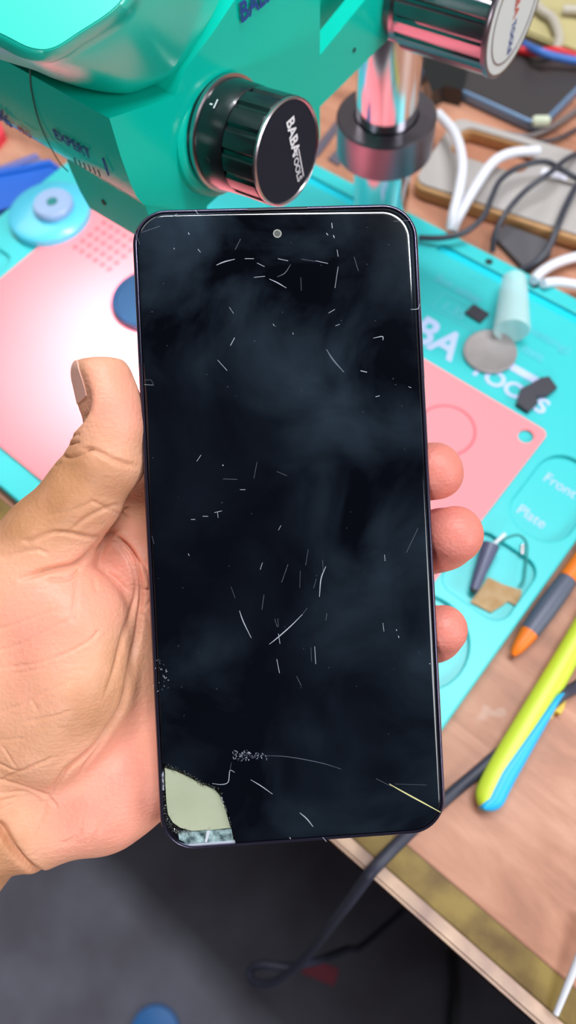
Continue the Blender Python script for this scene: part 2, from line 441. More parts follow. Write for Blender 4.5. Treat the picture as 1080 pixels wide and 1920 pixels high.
# zoom knob on the head's right side
def axis_matrix(o, tip):
    z = (tip-o).normalized(); x = Vector((0, 0, 1)).cross(z).normalized(); y = z.cross(x)
    # local x -> horizontal, local y -> up-ish
    return Matrix(((x.x, y.x, z.x, o.x), (x.y, y.y, z.y, o.y), (x.z, y.z, z.z, o.z), (0, 0, 0, 1)))
ko = sidep(412, 247); kt = dep(540, 288, .2975*K)
KM = axis_matrix(ko, kt) @ Matrix.Scale(K, 4); KL = (kt-ko).length/K
lathe('knob_boss', [(.0275, -.006), (.0268, .001), (.0250, .0022), (.0238, .0025)], KM, TEAL, ms)
zk = lathe('zoom_knob', [(.0228, -.002), (.0228, .0045)], KM, BLACKM, ms)
lathe('index_ring', [(.0222, .0045), (.0236, .0048), (.0236, .0066), (.0222, .0068)], KM, RIMM, zk)
lathe('smooth_band', [(.0224, .0068), (.0222, .0085), (.0216, .0190), (.0210, .0205)], KM, BLACKM, zk)
def grip(name, r, h0, h1, nr, dp, M, m, parent, flare=0.0):
    n = nr*8; vs = []; fs = []
    prof = [(0.94, h0, 0), (1, h0+.001, 1), (1, (h0+h1)/2, 1), (1+flare, h1-.001, 1), (.97+flare, h1, 0)]
    for k, h, rg in prof:
        for i in range(n):
            a = 2*math.pi*i/n; q = i % 8
            rr = r*k - (dp if (rg and q < 2) else 0)
            vs.append(M @ Vector((rr*math.cos(a), rr*math.sin(a), h)))
    for j in range(len(prof)-1):
        for i in range(n): fs.append((j*n+i, j*n+(i+1) % n, (j+1)*n+(i+1) % n, (j+1)*n+i))
    fs.append(tuple(range(n))[::-1]); fs.append(tuple((len(prof)-1)*n+i for i in range(n)))
    return link(name, pyd(name, vs, fs), m, parent, ang=30)
grip('ribbed_grip', .0214, .0203, KL-.0006, 14, .0011, KM, BLACKM, zk)
CAPM = mat('navy_black_cap', (24, 28, 42), .65, spec=.2)
lathe('knob_rim', [(.0196, KL-.0012), (.0212, KL-.0010), (.0212, KL), (.0204, KL+.0004), (.0196, KL-.0002)], KM, RIMM, zk, ang=60, tor=True)
lathe('knob_cap', [(.0198, KL-.0008), (.0198, KL-.0002)], KM, CAPM, zk)
# lettering reads downwards: text x -> -y local (down), text y -> +x
TD = KM @ Matrix.Translation((.0040, .0125, KL+.0001)) @ Matrix.Rotation(math.radians(-90), 4, 'Z')
text('knob_lettering', 'BABA', .0070, TD @ Matrix.Translation((0, -.0015, 0)), WHITEP, zk, bold=.0002, extrude=.00004, xs=.9)
text('knob_lettering', 'TOOLS', .0044, TD @ Matrix.Translation((.0145, -.0015, 0)), WHITEP, zk, bold=.00005, extrude=.00004, xs=.95)
vs = [TD @ Vector(v) for v in ((.0145, .0023, 0), (.0275, .0023, 0), (.0275, .0029, 0), (.0145, .0029, 0))]
prism('knob_lettering', vs, (KM.to_3x3() @ Vector((0, 0, .0001))), WHITEP, zk, 0)
# "-1" scale mark and set-screw hole on the smooth band
def on_band(ang, h, r=.0220):
    a = math.radians(ang); return KM @ Matrix.Rotation(a, 4, 'Z') @ Matrix.Translation((r, 0, h)) @ Matrix.Rotation(math.radians(90), 4, 'Y') 
lathe('set_screw_hole', [(.0018, -.0012), (.0018, .00025)], on_band(172, .0128, .0218), DARKT, zk, n=20)
text('knob_lettering', '-1', .0052, on_band(118, .0100, .02245) @ Matrix.Rotation(math.radians(180), 4, 'Z'), WHITEP, zk, bold=.0001, extrude=.00003)
# small clip with two ribs beside the knob
for q in ((386, 212), (380, 230)):
    c = sidep(*q)
    box('shell_rib', (HX-.003, c.y-.0027, c.z-.0008), (HX+.0015, c.y+.0027, c.z+.0008), TEAL, ms, .0004)

# arm from the head to the pole, with its open triangle
def armp(px, py):
    return onp(px, py, 0, -.1680)
outer = [armp(594, 111), armp(602, 101), armp(684, 0), armp(755, -88), armp(775, -80), armp(757, 46), armp(742, 60), armp(700, 101), armp(637, 164), armp(594, 206)]
prism('arm', outer, (-.0070, 0, 0), TEAL, ms, .0008)
prism('arm_far_cheek', [p + Vector((-.020, 0, 0)) for p in outer], (-.005, 0, 0), TEAL, ms, .0008)
lathe('arm_sleeve', [(.0185, 0), (.0195, .001), (.0195, .075), (.018, .077)], Matrix.Translation((-.188, .283, T+.150)), TEAL, ms)
hb = armp(664, 94)
lathe('screw_hole', [(.0009, -.0004), (.0009, .0002)], Matrix.Translation(hb) @ Matrix.Rotation(math.radians(90), 4, 'Y'), DARKT, ms, n=20)

# focus knob
fo = dep(786, -28, .284); ft = dep(965, 22, .270)
FM = axis_matrix(fo, ft); FL = (ft-fo).length
PURPM = mat('grey_knob_metal', (128, 122, 130), .2, metal=.95)
fkn = grip('focus_knob', .0222, .0008, FL-.0008, 20, .0008, FM, PURPM, ms)
lathe('knob_collar', [(.018, -.0085), (.0203, -.008), (.0207, -.002), (.0200, .0002)], FM, PURPM, fkn)
lathe('knob_rim', [(.0205, FL-.0020), (.0226, FL-.0016), (.0226, FL), (.0218, FL+.0006), (.0208, FL+.0002)], FM, GREYM, fkn, ang=60, tor=True)
DISC = mat('pale_grey_disc', (200, 208, 212), .45)
lathe('knob_cap', [(.0210, FL-.001), (.0210, FL+.0004)], FM, DISC, fkn)
def ring_flat(name, r0, r1, h, M, m, parent):
    n = 64; vs = []
    for r, hh in ((r0, h), (r1, h), (r1, h+.0002), (r0, h+.0002)):
        for i in range(n): vs.append(M @ Vector((r*math.cos(2*math.pi*i/n), r*math.sin(2*math.pi*i/n), hh)))
    fs = [(j*n+i, j*n+(i+1) % n, ((j+1) % 4)*n+(i+1) % n, ((j+1) % 4)*n+i) for j in range(4) for i in range(n)]
    return link(name, pyd(name, vs, fs), m, parent)
ring_flat('cap_ring', .0172, .0178, FL+.0004, FM, GREYM, fkn)
FD = FM @ Matrix.Translation((-.0015, .012, FL+.0006)) @ Matrix.Rotation(math.radians(-90), 4, 'Z')
text('knob_lettering', 'BABA', .0056, FD, REDP, fkn, extrude=.00004, bold=.0001)
text('knob_lettering', 'TOOLS', .0046, FD @ Matrix.Translation((.0150, 0, 0)), NAVY, fkn, extrude=.00004, bold=.0001, xs=.85)

# ------------------------------------------------------------------ pink mat on the board
def mat_outline():
    return [rrect(-.346, .036, -.0325, .2165, .004), circle(-.0405, .2075, .0040, 28)]
PZ = T+.0004
pm = plate('repair_mat', mat_outline(), PZ, PZ+.0012, PINK, None, bev=.0003)
# embossed dots and the round rim belong to the mat's own mesh
bm = bmesh.new(); bm.from_mesh(pm.data); nf0 = len(bm.faces)
loc = pm.location
for i in range(6):
    for j in range(5):
        p = Vector((-.3265+i*.0060, .1835-j*.0062, PZ+.0012)) - loc
        bmesh.ops.create_uvsphere(bm, u_segments=12, v_segments=6, radius=.0019, matrix=Matrix.Translation(p) @ Matrix.Diagonal((1, 1, .35, 1)))
def torus(bm, c, R_, r, n=64, m_=8):
    g = []
    for i in range(n):
        a = 2*math.pi*i/n; row = []
        for j in range(m_):
            b = 2*math.pi*j/m_; rr = R_ + r*math.cos(b)
            row.append(bm.verts.new(c+Vector((rr*math.cos(a), rr*math.sin(a), r*.6*math.sin(b)))))
        g.append(row)
    for i in range(n):
        for j in range(m_): bm.faces.new((g[i][j], g[(i+1) % n][j], g[(i+1) % n][(j+1) % m_], g[i][(j+1) % m_]))
torus(bm, Vector((-.0745, .186, PZ+.0012))-loc, .0150, .0007)
for k_, f_ in enumerate(bm.faces):
    if k_ >= nf0: f_.material_index = 1
bm.to_mesh(pm.data); bm.free(); pm.data.materials.append(mat('deep_pink', (240, 104, 116), .6))
for p_ in pm.data.polygons: p_.use_smooth = True
pm.data.set_sharp_from_angle(angle=math.radians(40))
tag(pm, 'pink rubber repair mat with a small corner hole, lying on the teal board', 'mat')
MZ = PZ+.0012

# blue lid lying on the mat, half hidden by the held phone
BLUE = mat('steel_blue_plastic', (10, 50, 82), .5)
o = lathe('round_lid', [(.0205, 0), (.0215, .0006), (.0215, .0050), (.0205, .0058), (.019, .0058), (.0185, .0048)], Matrix.Translation((-.2575, .1545, MZ+.0001)), BLUE)
tag(o, 'round blue lid lying on the pink mat beside the held phone', 'lid')

# things on the board ------------------------------------------------
COIN = mat('dull_steel_coin', (160, 152, 152), .5, metal=.2, noise=.12, nscale=120)
lathe('coin', [(.0132, 0), (.0142, .0004), (.0142, .0016), (.0134, .0020), (.0128, .0017)], Matrix.Translation((-.0835, .2415, T+.0005)), COIN)
tag(bpy.data.objects['coin'], 'round grey metal disc lying over the lilac lettering', 'disc')
CHIP = mat('black_chip', (52, 50, 62), .5)
def rotz(x, y, z, a): return Matrix.Translation((x, y, z)) @ Matrix.Rotation(math.radians(a), 4, 'Z')
o = box('chip', (-.0055, -.0042, 0), (.0055, .0042, .0011), CHIP, None, .0003, rotz(-.1035, .2595, T+.0004, -4))
tag(o, 'small square black chip lying left of the clear cap', 'chip')
Mb = rotz(-.049, .2335, T+.0005, 0)
pl_ = [(-.0055, -.0130), (.0020, -.0135), (.0030, -.0060), (.0005, -.0030), (.0045, .0010), (.0060, .0080), (-.0010, .0115), (-.0040, .0080), (-.0060, .0020), (-.0085, -.0040)]
o = plate('plastic_bracket', [pl_], 0, .0030, CHIP, None, Mb, bev=.0005)
tag(o, 'small dark grey notched plastic bracket lying on the last lilac letters', 'bracket')
# translucent cap, lying on its side
CAPC = mat('frosted_plastic', (215, 244, 246), .35, alpha=.42)
cm = Matrix.Translation((-.0795, .2530, T+.0085)) @ Matrix.Rotation(math.radians(30), 4, 'Z') @ Matrix.Rotation(math.radians(-90), 4, 'X')
o = lathe('nozzle_cap', [(.0090, 0), (.0097, .001), (.0078, .026), (.0066, .036), (.0040, .0385), (.0035, .0375), (.0058, .035), (.0070, .025), (.0088, .001)], cm, CAPC, tor=True)
o.location.z = T+.0004
tag(o, 'frosted translucent cone cap lying above the grey disc', 'cap')
# wire loop with plug, brown tape, in the lower tray
TZ = T-.0026
plug = thing('lens_plug', (-.0215, .1435, TZ), 'dark grey tapered plug with a loop of thin wire beside the tape scrap', 'plug')
a_, b_ = board(920, 1022, .003), board(888, 1106, .0015)
PLUG = mat('slate_plastic', (78, 82, 112), .4)
tube('plug_body', [a_, a_.lerp(b_, .5), b_], .003, PLUG, plug, n=20, k=6, rad=lambda t: .0042*(1-.48*t))
tube('plug_tip', [b_+(b_-a_).normalized()*-.0005, b_+(b_-a_).normalized()*.0014], .0015, DARKT, plug, k=1)
tube('plug_pin', [a_+Vector((.0008, .0005, 0)), a_+Vector((.0022, .0085, .001))], .0009, WHITEP, plug, k=1)
WIRE = mat('teal_wire', (20, 130, 130), .4)
tube('wire_loop', [board(935, 1018), board(958, 1006), board(976, 1005), board(988, 1022), board(986, 1060), board(982, 1090), board(975, 1096)], .0006, WIRE, plug, n=8)
tube('wire_crimp', [board(980, 1022, .0003), board(979, 1040, .0003)], .0011, RIMM, plug, n=10, k=1)
TAPE = mat('brown_tape', (176, 146, 106), .6, rgb2=(160, 122, 70), nscale=160)
tp = [board(x, y, -.0022) for x, y in ((915, 1083), (942, 1096), (960, 1102), (978, 1107), (976, 1120), (966, 1136), (952, 1128), (940, 1137), (920, 1149), (902, 1140), (882, 1130), (890, 1118), (900, 1105))]
o = prism('tape_scrap', tp, (0, 0, .0006), TAPE, None, .0001, 1)
tag(o, 'torn scrap of brown tape lying beside the dark plug', 'tape')

# spool of tape on the board's far left corner
SPO = mat('aqua_film', (84, 196, 224), .3, coat=.3); HUB = mat('pale_hub', (150, 176, 214), .35)
SPC = board(95, 402, .003); SPX, SPY = SPC.x, SPC.y
sp = thing('tape_spool', (SPX, SPY, T), 'round translucent aqua spool standing on the left of the board', 'spool')
lathe('flange', [(.0245, .0004), (.0258, .0012), (.0258, .0060), (.0240, .0072), (.0110, .0072)], Matrix.Translation((SPX, SPY, T)), SPO, sp)
lathe('hub', [(.0120, .0073), (.0125, .0110), (.0115, .0125), (.0035, .0125), (.0030, .0105)], Matrix.Translation((SPX+.003, SPY+.003, T)), HUB, sp)
lathe('hub_hole', [(.0030, .0106), (.0030, .0127)], Matrix.Translation((SPX+.003, SPY+.003, T)), WIRE, sp, n=24)

# ------------------------------------------------------------------ things on the desk
BLU2 = mat('royal_blue_plastic', (0, 96, 205), .4)
Mt = rotz(-.440, .165, DZ+.0003, 27)
bt = thing('parts_tray', (-.44, .165, DZ), 'royal blue plastic tray beside the left end of the teal board', 'tray')
def P4(px, py, h=0.0): return desk(px, py, h)
# tray laid out as a shallow box
q = [P4(-120, 352), P4(97, 308), P4(131, 335), P4(100, 375), P4(0, 404), P4(-60, 425)]
prism('tray_floor', q, (0, 0, .004), BLU2, bt, .001)
qq = [P4(-120, 352, .0042), P4(97, 308, .0042), P4(131, 335, .0042)]
tube('tray_rim', qq, .0016, BLU2, bt, k=1, n=8)
STRIP = mat('lilac_grey_strip', (140, 130, 152), .4)
STRIPB = mat('violet_strip', (110, 112, 175), .4)
o = prism('ruler', [P4(-60, 351, .0003), P4(76, 300, .0003), P4(92, 308, .0003), P4(-60, 366, .0003)], (0, 0, .0012), STRIP, None, .0002, 1)
tag(o, 'thin lilac grey ruler lying behind the blue tray', 'ruler')
o = prism('ruler', [P4(-60, 336, .0003), P4(68, 290, .0003), P4(76, 298, .0003), P4(-60, 349, .0003)], (0, 0, .0012), STRIPB, None, .0002, 1)
tag(o, 'thin violet ruler lying behind the lilac grey one', 'ruler')
REDB = mat('red_plastic', (235, 60, 80), .4)
o = prism('red_case', [P4(-80, 230), P4(8, 244), P4(14, 262), P4(-2, 282), P4(-80, 290)], (0, 0, .006), REDB, None, .0012)
tag(o, 'small red plastic case at the left edge behind the microscope head', 'case')

# old phone lying at the back right
SLAB = mat('dark_glass', (62, 58, 60), .35); BLUE_E = mat('pale_blue_frame', (120, 150, 185), .35, metal=.3)
ph2 = thing('smartphone', (-.225, .447, DZ), 'dark smartphone with a pale blue frame lying behind the pole', 'smartphone')
M2 = rotz(-.2290, .4500, DZ+.0004, -1)
plate('body', [rrect(-.074, -.035, .074, .035, .011)], 0, .008, BLUE_E, ph2, M2, bev=.002)
plate('screen', [rrect(-.0725, -.0335, .0725, .0335, .010)], .0081, .0086, SLAB, ph2, M2, bev=.0001)
# grey phone housing with opening
HS = mat('grey_housing', (176, 170, 168), .45); HSB = mat('tan_side', (186, 140, 92), .5)
hs = thing('phone_housing', (-.13, .35, DZ), 'grey phone back housing with a rectangular opening and tan sides', 'phone housing')
M3 = rotz(-.192, .3220, DZ+.0004, 10.5)
ou = rrect(.000, .000, .165, .068, .008); ho = rrect(.010, .036, .058, .061, .006)
plate('side_frame', [ou, ho], 0, .0085, HSB, hs, M3, bev=.0015)
plate('back_cover', [rrect(.0005, .0025, .1645, .0675, .008), rrect(.009, .035, .059, .062, .007)], .0086, .0100, HS, hs, M3, bev=.0005)
STK = mat('white_sticker', (232, 232, 248), .4)
box('sticker', (.068, .0405, .01), (.084, .0455, .0104), STK, hs, .0001, M3)
box('sticker', (.090, .0395, .01), (.108, .0445, .0104), STK, hs, .0001, M3)
# dark plate in front of it
DPL = mat('dark_grey_plastic', (84, 82, 88), .6)
o = prism('battery_pack', [P4(925, 452), P4(945, 430), P4(1030, 462), P4(1030, 485), P4(992, 514), P4(975, 506)], (0, 0, .004), DPL, None, .0008)
tag(o, 'flat dark grey battery lying between the teal board and the grey housing', 'battery')
# clutter beside the collar
o = prism('black_clamp', [P4(800, 112), P4(850, 118), P4(872, 160), P4(862, 200), P4(830, 192), P4(806, 205), P4(790, 160)], (0, 0, .012), BLACKM, None, .002)
tag(o, 'small black clamp lying on the desk just right of the pole', 'clamp')
DST = mat('slate_grey', (92, 84, 98), .6)  # flat dark grey strips on the desk left of the pole
for lab, qd in (('dark grey strip on the desk left of the pole, the one farther from the pole', ((585, 285), (642, 214), (652, 222), (596, 296))), ('dark grey strip on the desk left of the pole, the one closer to the pole', ((615, 300), (660, 252), (668, 268), (634, 312)))):
    o = prism('dark_strip', [P4(x, y, .0002) for x, y in qd], (0, 0, .001), DST, None, .0002, 1); tag(o, lab, 'strip')
# cream tray at the top right
CRM = mat('cream_plastic', (188, 176, 128), .5)
ct = thing('cream_tray', (-.12, .56, DZ), 'cream plastic tray at the back right corner of the desk', 'tray')
box('tray_base', (-.42, .4905, DZ+.0002), (.10, .72, DZ+.004), CRM, ct, .001)
box('tray_lip', (-.42, .4905, DZ+.0042), (.10, .4955, DZ+.009), CRM, ct, .0015)
TUBEW = mat('pale_tube', (186, 178, 166), .4)
o = tube('tube_ring', [P4(985, -30, .008), P4(1010, 15, .008), P4(1035, 35, .008), P4(1048, 70, .008), P4(1040, 100, .008)], .0032, TUBEW)
tag(o, 'curved pale plastic hose lying on the cream tray', 'hose')
o = tube('tube_ring', [P4(1055, 18, .008), P4(1080, 20, .008), P4(1130, 30, .008)], .0030, TUBEW)
tag(o, 'short straight pale hose at the right end of the cream tray', 'hose')
REDW = mat('red_wire', (210, 40, 50), .4); BLUW = mat('blue_wire', (60, 110, 190), .4)
o = tube('test_lead', [P4(940, 85, .012), P4(985, 96, .012), P4(1010, 98, .016), P4(1045, 96, .012), P4(1090, 108, .012), P4(1160, 118, .012)], .0028, REDW)
tag(o, 'red test lead crossing the cream tray edge', 'lead')
o = tube('test_lead', [P4(940, 66, .012), P4(980, 82, .012), P4(1010, 96, .020), P4(1045, 107, .017), P4(1090, 116, .015), P4(1160, 130, .012)], .0024, BLUW)
tag(o, 'blue test lead twisted round the red one', 'lead')

# cables
def cable(name, pts, r, m, lab, h=.004):
    P = [P4(p[0], p[1], (p[2] if len(p) > 2 else h)) for p in pts]
    o = tube(name, P, r, m, None, n=14); tag(o, lab, 'cable', 'cables lying on the desk behind the board'); return o
cable('cable', [(822, 214, .02), (852, 250, .024), (866, 300, .026), (862, 350, .024), (850, 400, .018), (846, 430, .012)], .0030, CABLEW, 'white cable hanging straight down beside the pole')
cable('cable', [(1010, 283, .016), (960, 287, .018), (925, 304, .020), (895, 345, .020), (868, 392, .016), (848, 432, .010)], .0030, CABLEW, 'white cable curving over the grey housing')
cable('cable', [(1140, 472, .005), (1080, 482, .006), (1042, 494, .008), (1015, 510, .012), (1000, 526, .014)], .0029, CABLEW, 'white cable ending on the board edge by the battery')
cable('cable', [(1140, 545, .006), (1080, 534, .008), (1045, 529, .011), (1018, 531, .014)], .0027, CABLEW, 'short white cable at the right edge just above the teal board')
cable('cable', [(785, 446, .014), (830, 446, .016), (870, 436, .018), (905, 408, .020), (922, 370, .022), (938, 338, .022), (972, 314, .022), (1020, 303, .022), (1056, 320, .018), (1085, 336, .015), (1130, 350, .012)], .0017, CABLEB, 'long black cable arching from the held phone over the grey housing')
cable('cable', [(923, 472, .004), (928, 440, .012), (948, 400, .018), (985, 358, .021), (1030, 325, .024), (1060, 300, .020), (1090, 285, .012), (1130, 270, .008)], .0017, CABLEB, 'black cable rising diagonally in the middle of the grey housing')
cable('cable', [(975, 508, .006), (1005, 492, .010), (1030, 462, .014), (1045, 425, .018), (1062, 385, .019), (1085, 345, .02), (1130, 310, .018)], .0020, CABLEB, 'thick black cable curving over the dark grey battery')
GCAB = mat('grey_cable', (110, 100, 100), .5)
cable('cable', [(1140, 170, .004), (1085, 205, .004), (1045, 232, .004), (1015, 248, .004), (985, 256, .004), (940, 250, .003)], .0018, GCAB, 'grey cable with a white plug behind the grey housing')
cable('cable', [(1140, 215, .003), (1085, 240, .003), (1045, 260, .003), (1000, 266, .003), (950, 258, .003), (890, 236, .003)], .0012, CABLEB, 'thin black cable lying just under the dark smartphone')
for lab, (cx, cy), c in (('pale green plug on the grey cable', (1008, 250), (206, 212, 190)), ('lilac plug lying behind the grey housing', (976, 276), (200, 196, 226))):
    p = P4(cx, cy, 0)
    o = box('plug', (-.0055, -.0032, 0), (.0055, .0032, .005), mat('plug_'+str(cx), c, .4), None, .001, rotz(p.x, p.y, DZ+.0062 if cx > 1000 else DZ+.0004, 35 if cx > 1000 else -10)); tag(o, lab, 'plug')

# screwdriver with orange ends lying against the board
ORG = mat('orange_rubber', (240, 118, 10), .45); SLT = mat('slate_handle', (84, 90, 110), .45)
a_, b_ = Vector((.0145, .110, DZ+.0052)), Vector((.0165, .235, DZ+.0052))
sd = thing('screwdriver', (.0155, .16, DZ), 'slate grey screwdriver with orange ends lying along the right of the board', 'screwdriver')
D_ = (b_-a_).normalized()
tube('tip_grip', [a_, a_+D_*.004, a_+D_*.0135], .003, ORG, sd, n=20, k=5, rad=lambda t: .0012+.0031*t)
tube('handle', [a_+D_*.0135, a_+D_*.03, a_+D_*.0465], .0045, SLT, sd, n=20, k=5, rad=lambda t: .0043+.0006*math.sin(t*3.1))
tube('end_grip', [a_+D_*.0465, a_+D_*.055, a_+D_*.085], .0046, ORG, sd, n=20, k=5)
tube('shaft', [a_+D_*.085, b_], .0020, RIMM, sd, n=12, k=1)

# toothbrush with two-tone handle
LIME = mat('lime_plastic', (206, 228, 60), .4); SKYB = mat('sky_blue_rubber', (20, 185, 250), .45)
tb = thing('toothbrush', (.036, .09, DZ), 'lime green toothbrush with a sky blue grip lying on the brown desk', 'toothbrush')
ctr = [P4(905, 1518, .006), P4(935, 1455, .006), P4(975, 1385, .006), P4(1018, 1310, .006), P4(1058, 1240, .006), P4(1100, 1165, .006), P4(1160, 1060, .006)]
def brush(name, w0, w1, off, m, tmax=1.0, h=1.0, prof=None):
    Q = smooth_path(ctr, 10); Q = Q[:max(4, int(len(Q)*tmax))]
    vs, fs = [], []; n = 16
    for i, q in enumerate(Q):
        t = (Q[min(i+1, len(Q)-1)]-Q[max(i-1, 0)]).normalized(); sd_ = t.cross(Vector((0, 0, 1)))
        u = i/(len(Q)-1); ww, oo = prof(u)
        for j in range(n):
            a = 2*math.pi*j/n; vs.append(q + sd_*(oo+ww*math.cos(a)) + Vector((0, 0, h*math.sin(a))))
    for i in range(len(Q)-1):
        for j in range(n): fs.append((i*n+j, i*n+(j+1) % n, (i+1)*n+(j+1) % n, (i+1)*n+j))
    fs.append(tuple(range(n))[::-1]); fs.append(tuple((len(Q)-1)*n+j for j in range(n)))
    return link(name, pyd(name, vs, fs), m, tb, ang=60)
def wprof(u): return (.0060*math.sqrt(max(.02, 1-(1-min(1, u/.09))**2)) - .0010*min(1, max(0, u-.3)*2), 0)
brush('handle', 0, 0, 0, LIME, 1.0, .0046, wprof)
def gprof(u):
    base = .0060*math.sqrt(max(.02, 1-(1-min(1, u/.16))**2))
    ww = base*(.74 - .55*max(0, (u-.35)/.65)) if u < 1 else .0004
    if u < .1: ww = base*(1.02-.28*u/.1)
    return (ww+.0002, (base-ww)*.9+(.0006 if u > .1 else .0006*u/.1))
brush('grip', 0, 0, 0, SKYB, .56, .0050, gprof)
box('brush_head', (-.005, -.012, .002), (.005, .012, .008), LIME, tb, .002, rotz(*P4(1165, 1050)[:2], DZ, 10))
# yellow crocodile clip piece
YEL = mat('yellow_plastic', (222, 184, 10), .45)
yp = [P4(x, y, .0003) for x, y in ((1048, 1306), (1056, 1316), (1052, 1332), (1046, 1342), (1036, 1336), (1030, 1350), (1018, 1356), (1014, 1344), (1026, 1328), (1036, 1312))]
o = prism('plastic_clip', yp, (0, 0, .0045), YEL, None, .0008)
tag(o, 'small yellow plastic clip beside the toothbrush', 'clip')
# long grey cable crossing the desk and dropping over the edge into a loop
CG = mat('slate_cable', (92, 94, 122), .45)
P = [P4(1150, 1235, .002), P4(1080, 1288, .002), P4(1050, 1306, .0065), P4(985, 1368, .0022), P4(950, 1400, .0022), P4(895, 1448, .0022), P4(845, 1490, .0022), P4(790, 1540, .0022), P4(738, 1590, .0022)]
P += [desk(x_, y_, h_) for x_, y_, h_ in ((700, 1630, .003), (684, 1650, -.004), (655, 1690, -.03), (630, 1722, -.07), (596, 1768, -.12), (556, 1812, -.15), (512, 1842, -.17), (478, 1842, -.18), (468, 1822, -.185), (490, 1809, -.18), (540, 1812, -.18), (600, 1800, -.20), (650, 1780, -.24), (690, 1765, -.32))]
P.append(P[-1]+Vector((.03, .08, -.10)))
o = tube('power_cable', P, .0026, mat('dark_cable', (54, 56, 74), .5), None, n=14, k=8)
tag(o, 'dark grey cable crossing the desk and dropping over its edge into a loop', 'cable')
o = tube('power_cable', [onp(846, 1780, 2, .006), onp(852, 1850, 2, .006), onp(848, 1925, 2, .006), onp(852, 2050, 2, .006)], .006, BLACKM, None)
tag(o, 'black cable lying on the dark floor under the bench front', 'cable')
# cotton swab / white probe over the edge
sw = thing('cotton_swab', tuple(P4(1060, 1850)), 'thin white stick poking over the bench front edge at lower right', 'swab')
a_, b_ = P4(1042, 1902, .006), P4(1098, 1765, .012)
tube('stick', [a_, a_.lerp(b_, .5), b_], .0010, CABLEW, sw, n=12, k=4, rad=lambda t: .0011+.0006*t)
tube('cotton_tip', [b_, b_.lerp(a_, -.2), b_.lerp(a_, -.4)], .002, CABLEW, sw, n=14, k=4, rad=lambda t: .0016+.001*math.sin(3.1*t))

# floor things
o = lathe('round_lid', [(.030, 0), (.0325, .004), (.031, .010), (.020, .014), (.0001, .015)], Matrix.Translation(onp(292, 1938, 2, 0.0)), mat('blue_cap', (62, 130, 205), .5))
tag(o, 'round blue lid lying on the grey floor at the bottom edge', 'lid')
pf = onp(600, 1820, 2, 0)
o = box('paper_scrap', (-.022, -.010, 0.0005), (.022, .010, .002), mat('pink_paper', (190, 90, 110), .7), None, .0004, rotz(pf.x, pf.y, 0, 20))
tag(o, 'small pink scrap lying on the dark floor under the bench', 'scrap')

# ================================================================== held phone
PM = CAMM @ Matrix.Translation((.00066, -.00307, -.18577)) @ Matrix.Rotation(math.radians(2.743), 4, 'Z') @ Matrix.Rotation(math.radians(2.954), 4, 'Y') @ Matrix.Rotation(math.radians(-.212), 4, 'X')
MM = PM @ Matrix.Diagonal((.001, .001, .001, 1))          # local millimetres of the phone: x right, y up, z to the viewer
IM = MM.inverted()
C0 = IM @ CAMP
def L(px, py, z=0.0):
    d = IM.to_3x3() @ ray(px, py); t = (z-C0.z)/d.z; q = C0 + d*t; return (q.x, q.y, z)
def W(x, y, z): return MM @ Vector((x, y, z))
phone = bpy.data.objects.new('smartphone', None); phone.empty_display_size = .02; COL.objects.link(phone)
phone.matrix_world = PM @ Matrix.Translation((0, 0, -.0085))
tag(phone, 'black smartphone with a scratched screen and a broken lower left corner, held in the hand', 'smartphone')
bpy.context.view_layer.update()
PW, PH, PR = 75.5/2, 167.5/2, 9.3
def rr_ring(ins, z, n=14):
    return [(x, y, z) for x, y in rrect(-PW+ins, -PH+ins, PW-ins, PH-ins, max(.5, PR-ins), n)]
def loft(name, rings, m, closed=True, cap0=True, cap1=False):
    n = len(rings[0]); vs = [W(*p) for r in rings for p in r]; fs = []
    for j in range(len(rings)-1):
        for i in range(n): fs.append((j*n+i, j*n+(i+1) % n, (j+1)*n+(i+1) % n, (j+1)*n+i))
    if cap0: fs.append(tuple(range(n))[::-1])
    if cap1: fs.append(tuple((len(rings)-1)*n+i for i in range(n)))
    return link(name, pyd(name, vs, fs), m, phone, ang=50)
FRAME = mat('violet_black_frame', (66, 62, 84), .22, metal=.85, coat=.3)
BACK = mat('magenta_back', (120, 20, 60), .3, coat=.4)
INNER = mat('inner_black', (16, 16, 20), .3)
loft('frame', [rr_ring(1.2, -8.3), rr_ring(.5, -7.9), rr_ring(.1, -6.9), rr_ring(0, -5.5), rr_ring(0, -2.2), rr_ring(.12, -1.2), rr_ring(.45, -.55), rr_ring(.85, -.35), rr_ring(1.15, -.45), rr_ring(1.25, -1.3), rr_ring(1.3, -2.6)], FRAME)
loft('midplate', [rr_ring(1.31, -2.9), rr_ring(1.31, -2.4)], INNER, cap1=True)
loft('back_cover', [rr_ring(2.2, -8.62), rr_ring(1.6, -8.5), rr_ring(1.3, -8.31)], BACK, cap0=True)
# power and volume keys on the right side
for y0, y1 in ((18, 29), (37, 56)):
    bm = bmesh.new(); bmesh.ops.create_cube(bm, size=1)
    for v in bm.verts: v.co = W(PW+.15+v.co.x*.7, (y0+y1)/2+v.co.y*(y1-y0), -4.2+v.co.z*2.2)
    link('side_key', bevmesh('k', bm, .0003, 2), FRAME, phone)

# screen: outline with the broken corner cut out
brk_px = [(300, 1432), (312, 1434), (320, 1438), (331, 1441), (345, 1448), (352, 1452), (361, 1455), (372, 1463), (381, 1468), (390, 1470), (399, 1474), (408, 1478), (413, 1484), (416, 1493), (421, 1502), (424, 1515), (430, 1530), (433, 1545), (438, 1560), (440, 1572), (444, 1584), (445, 1592)]
brk = [L(*p)[:2] for p in brk_px]
GI = 1.3
full = rrect(-PW+GI, -PH+GI, PW-GI, PH-GI, PR-GI, 14)   # ccw from right-top
def near_line(x): return x
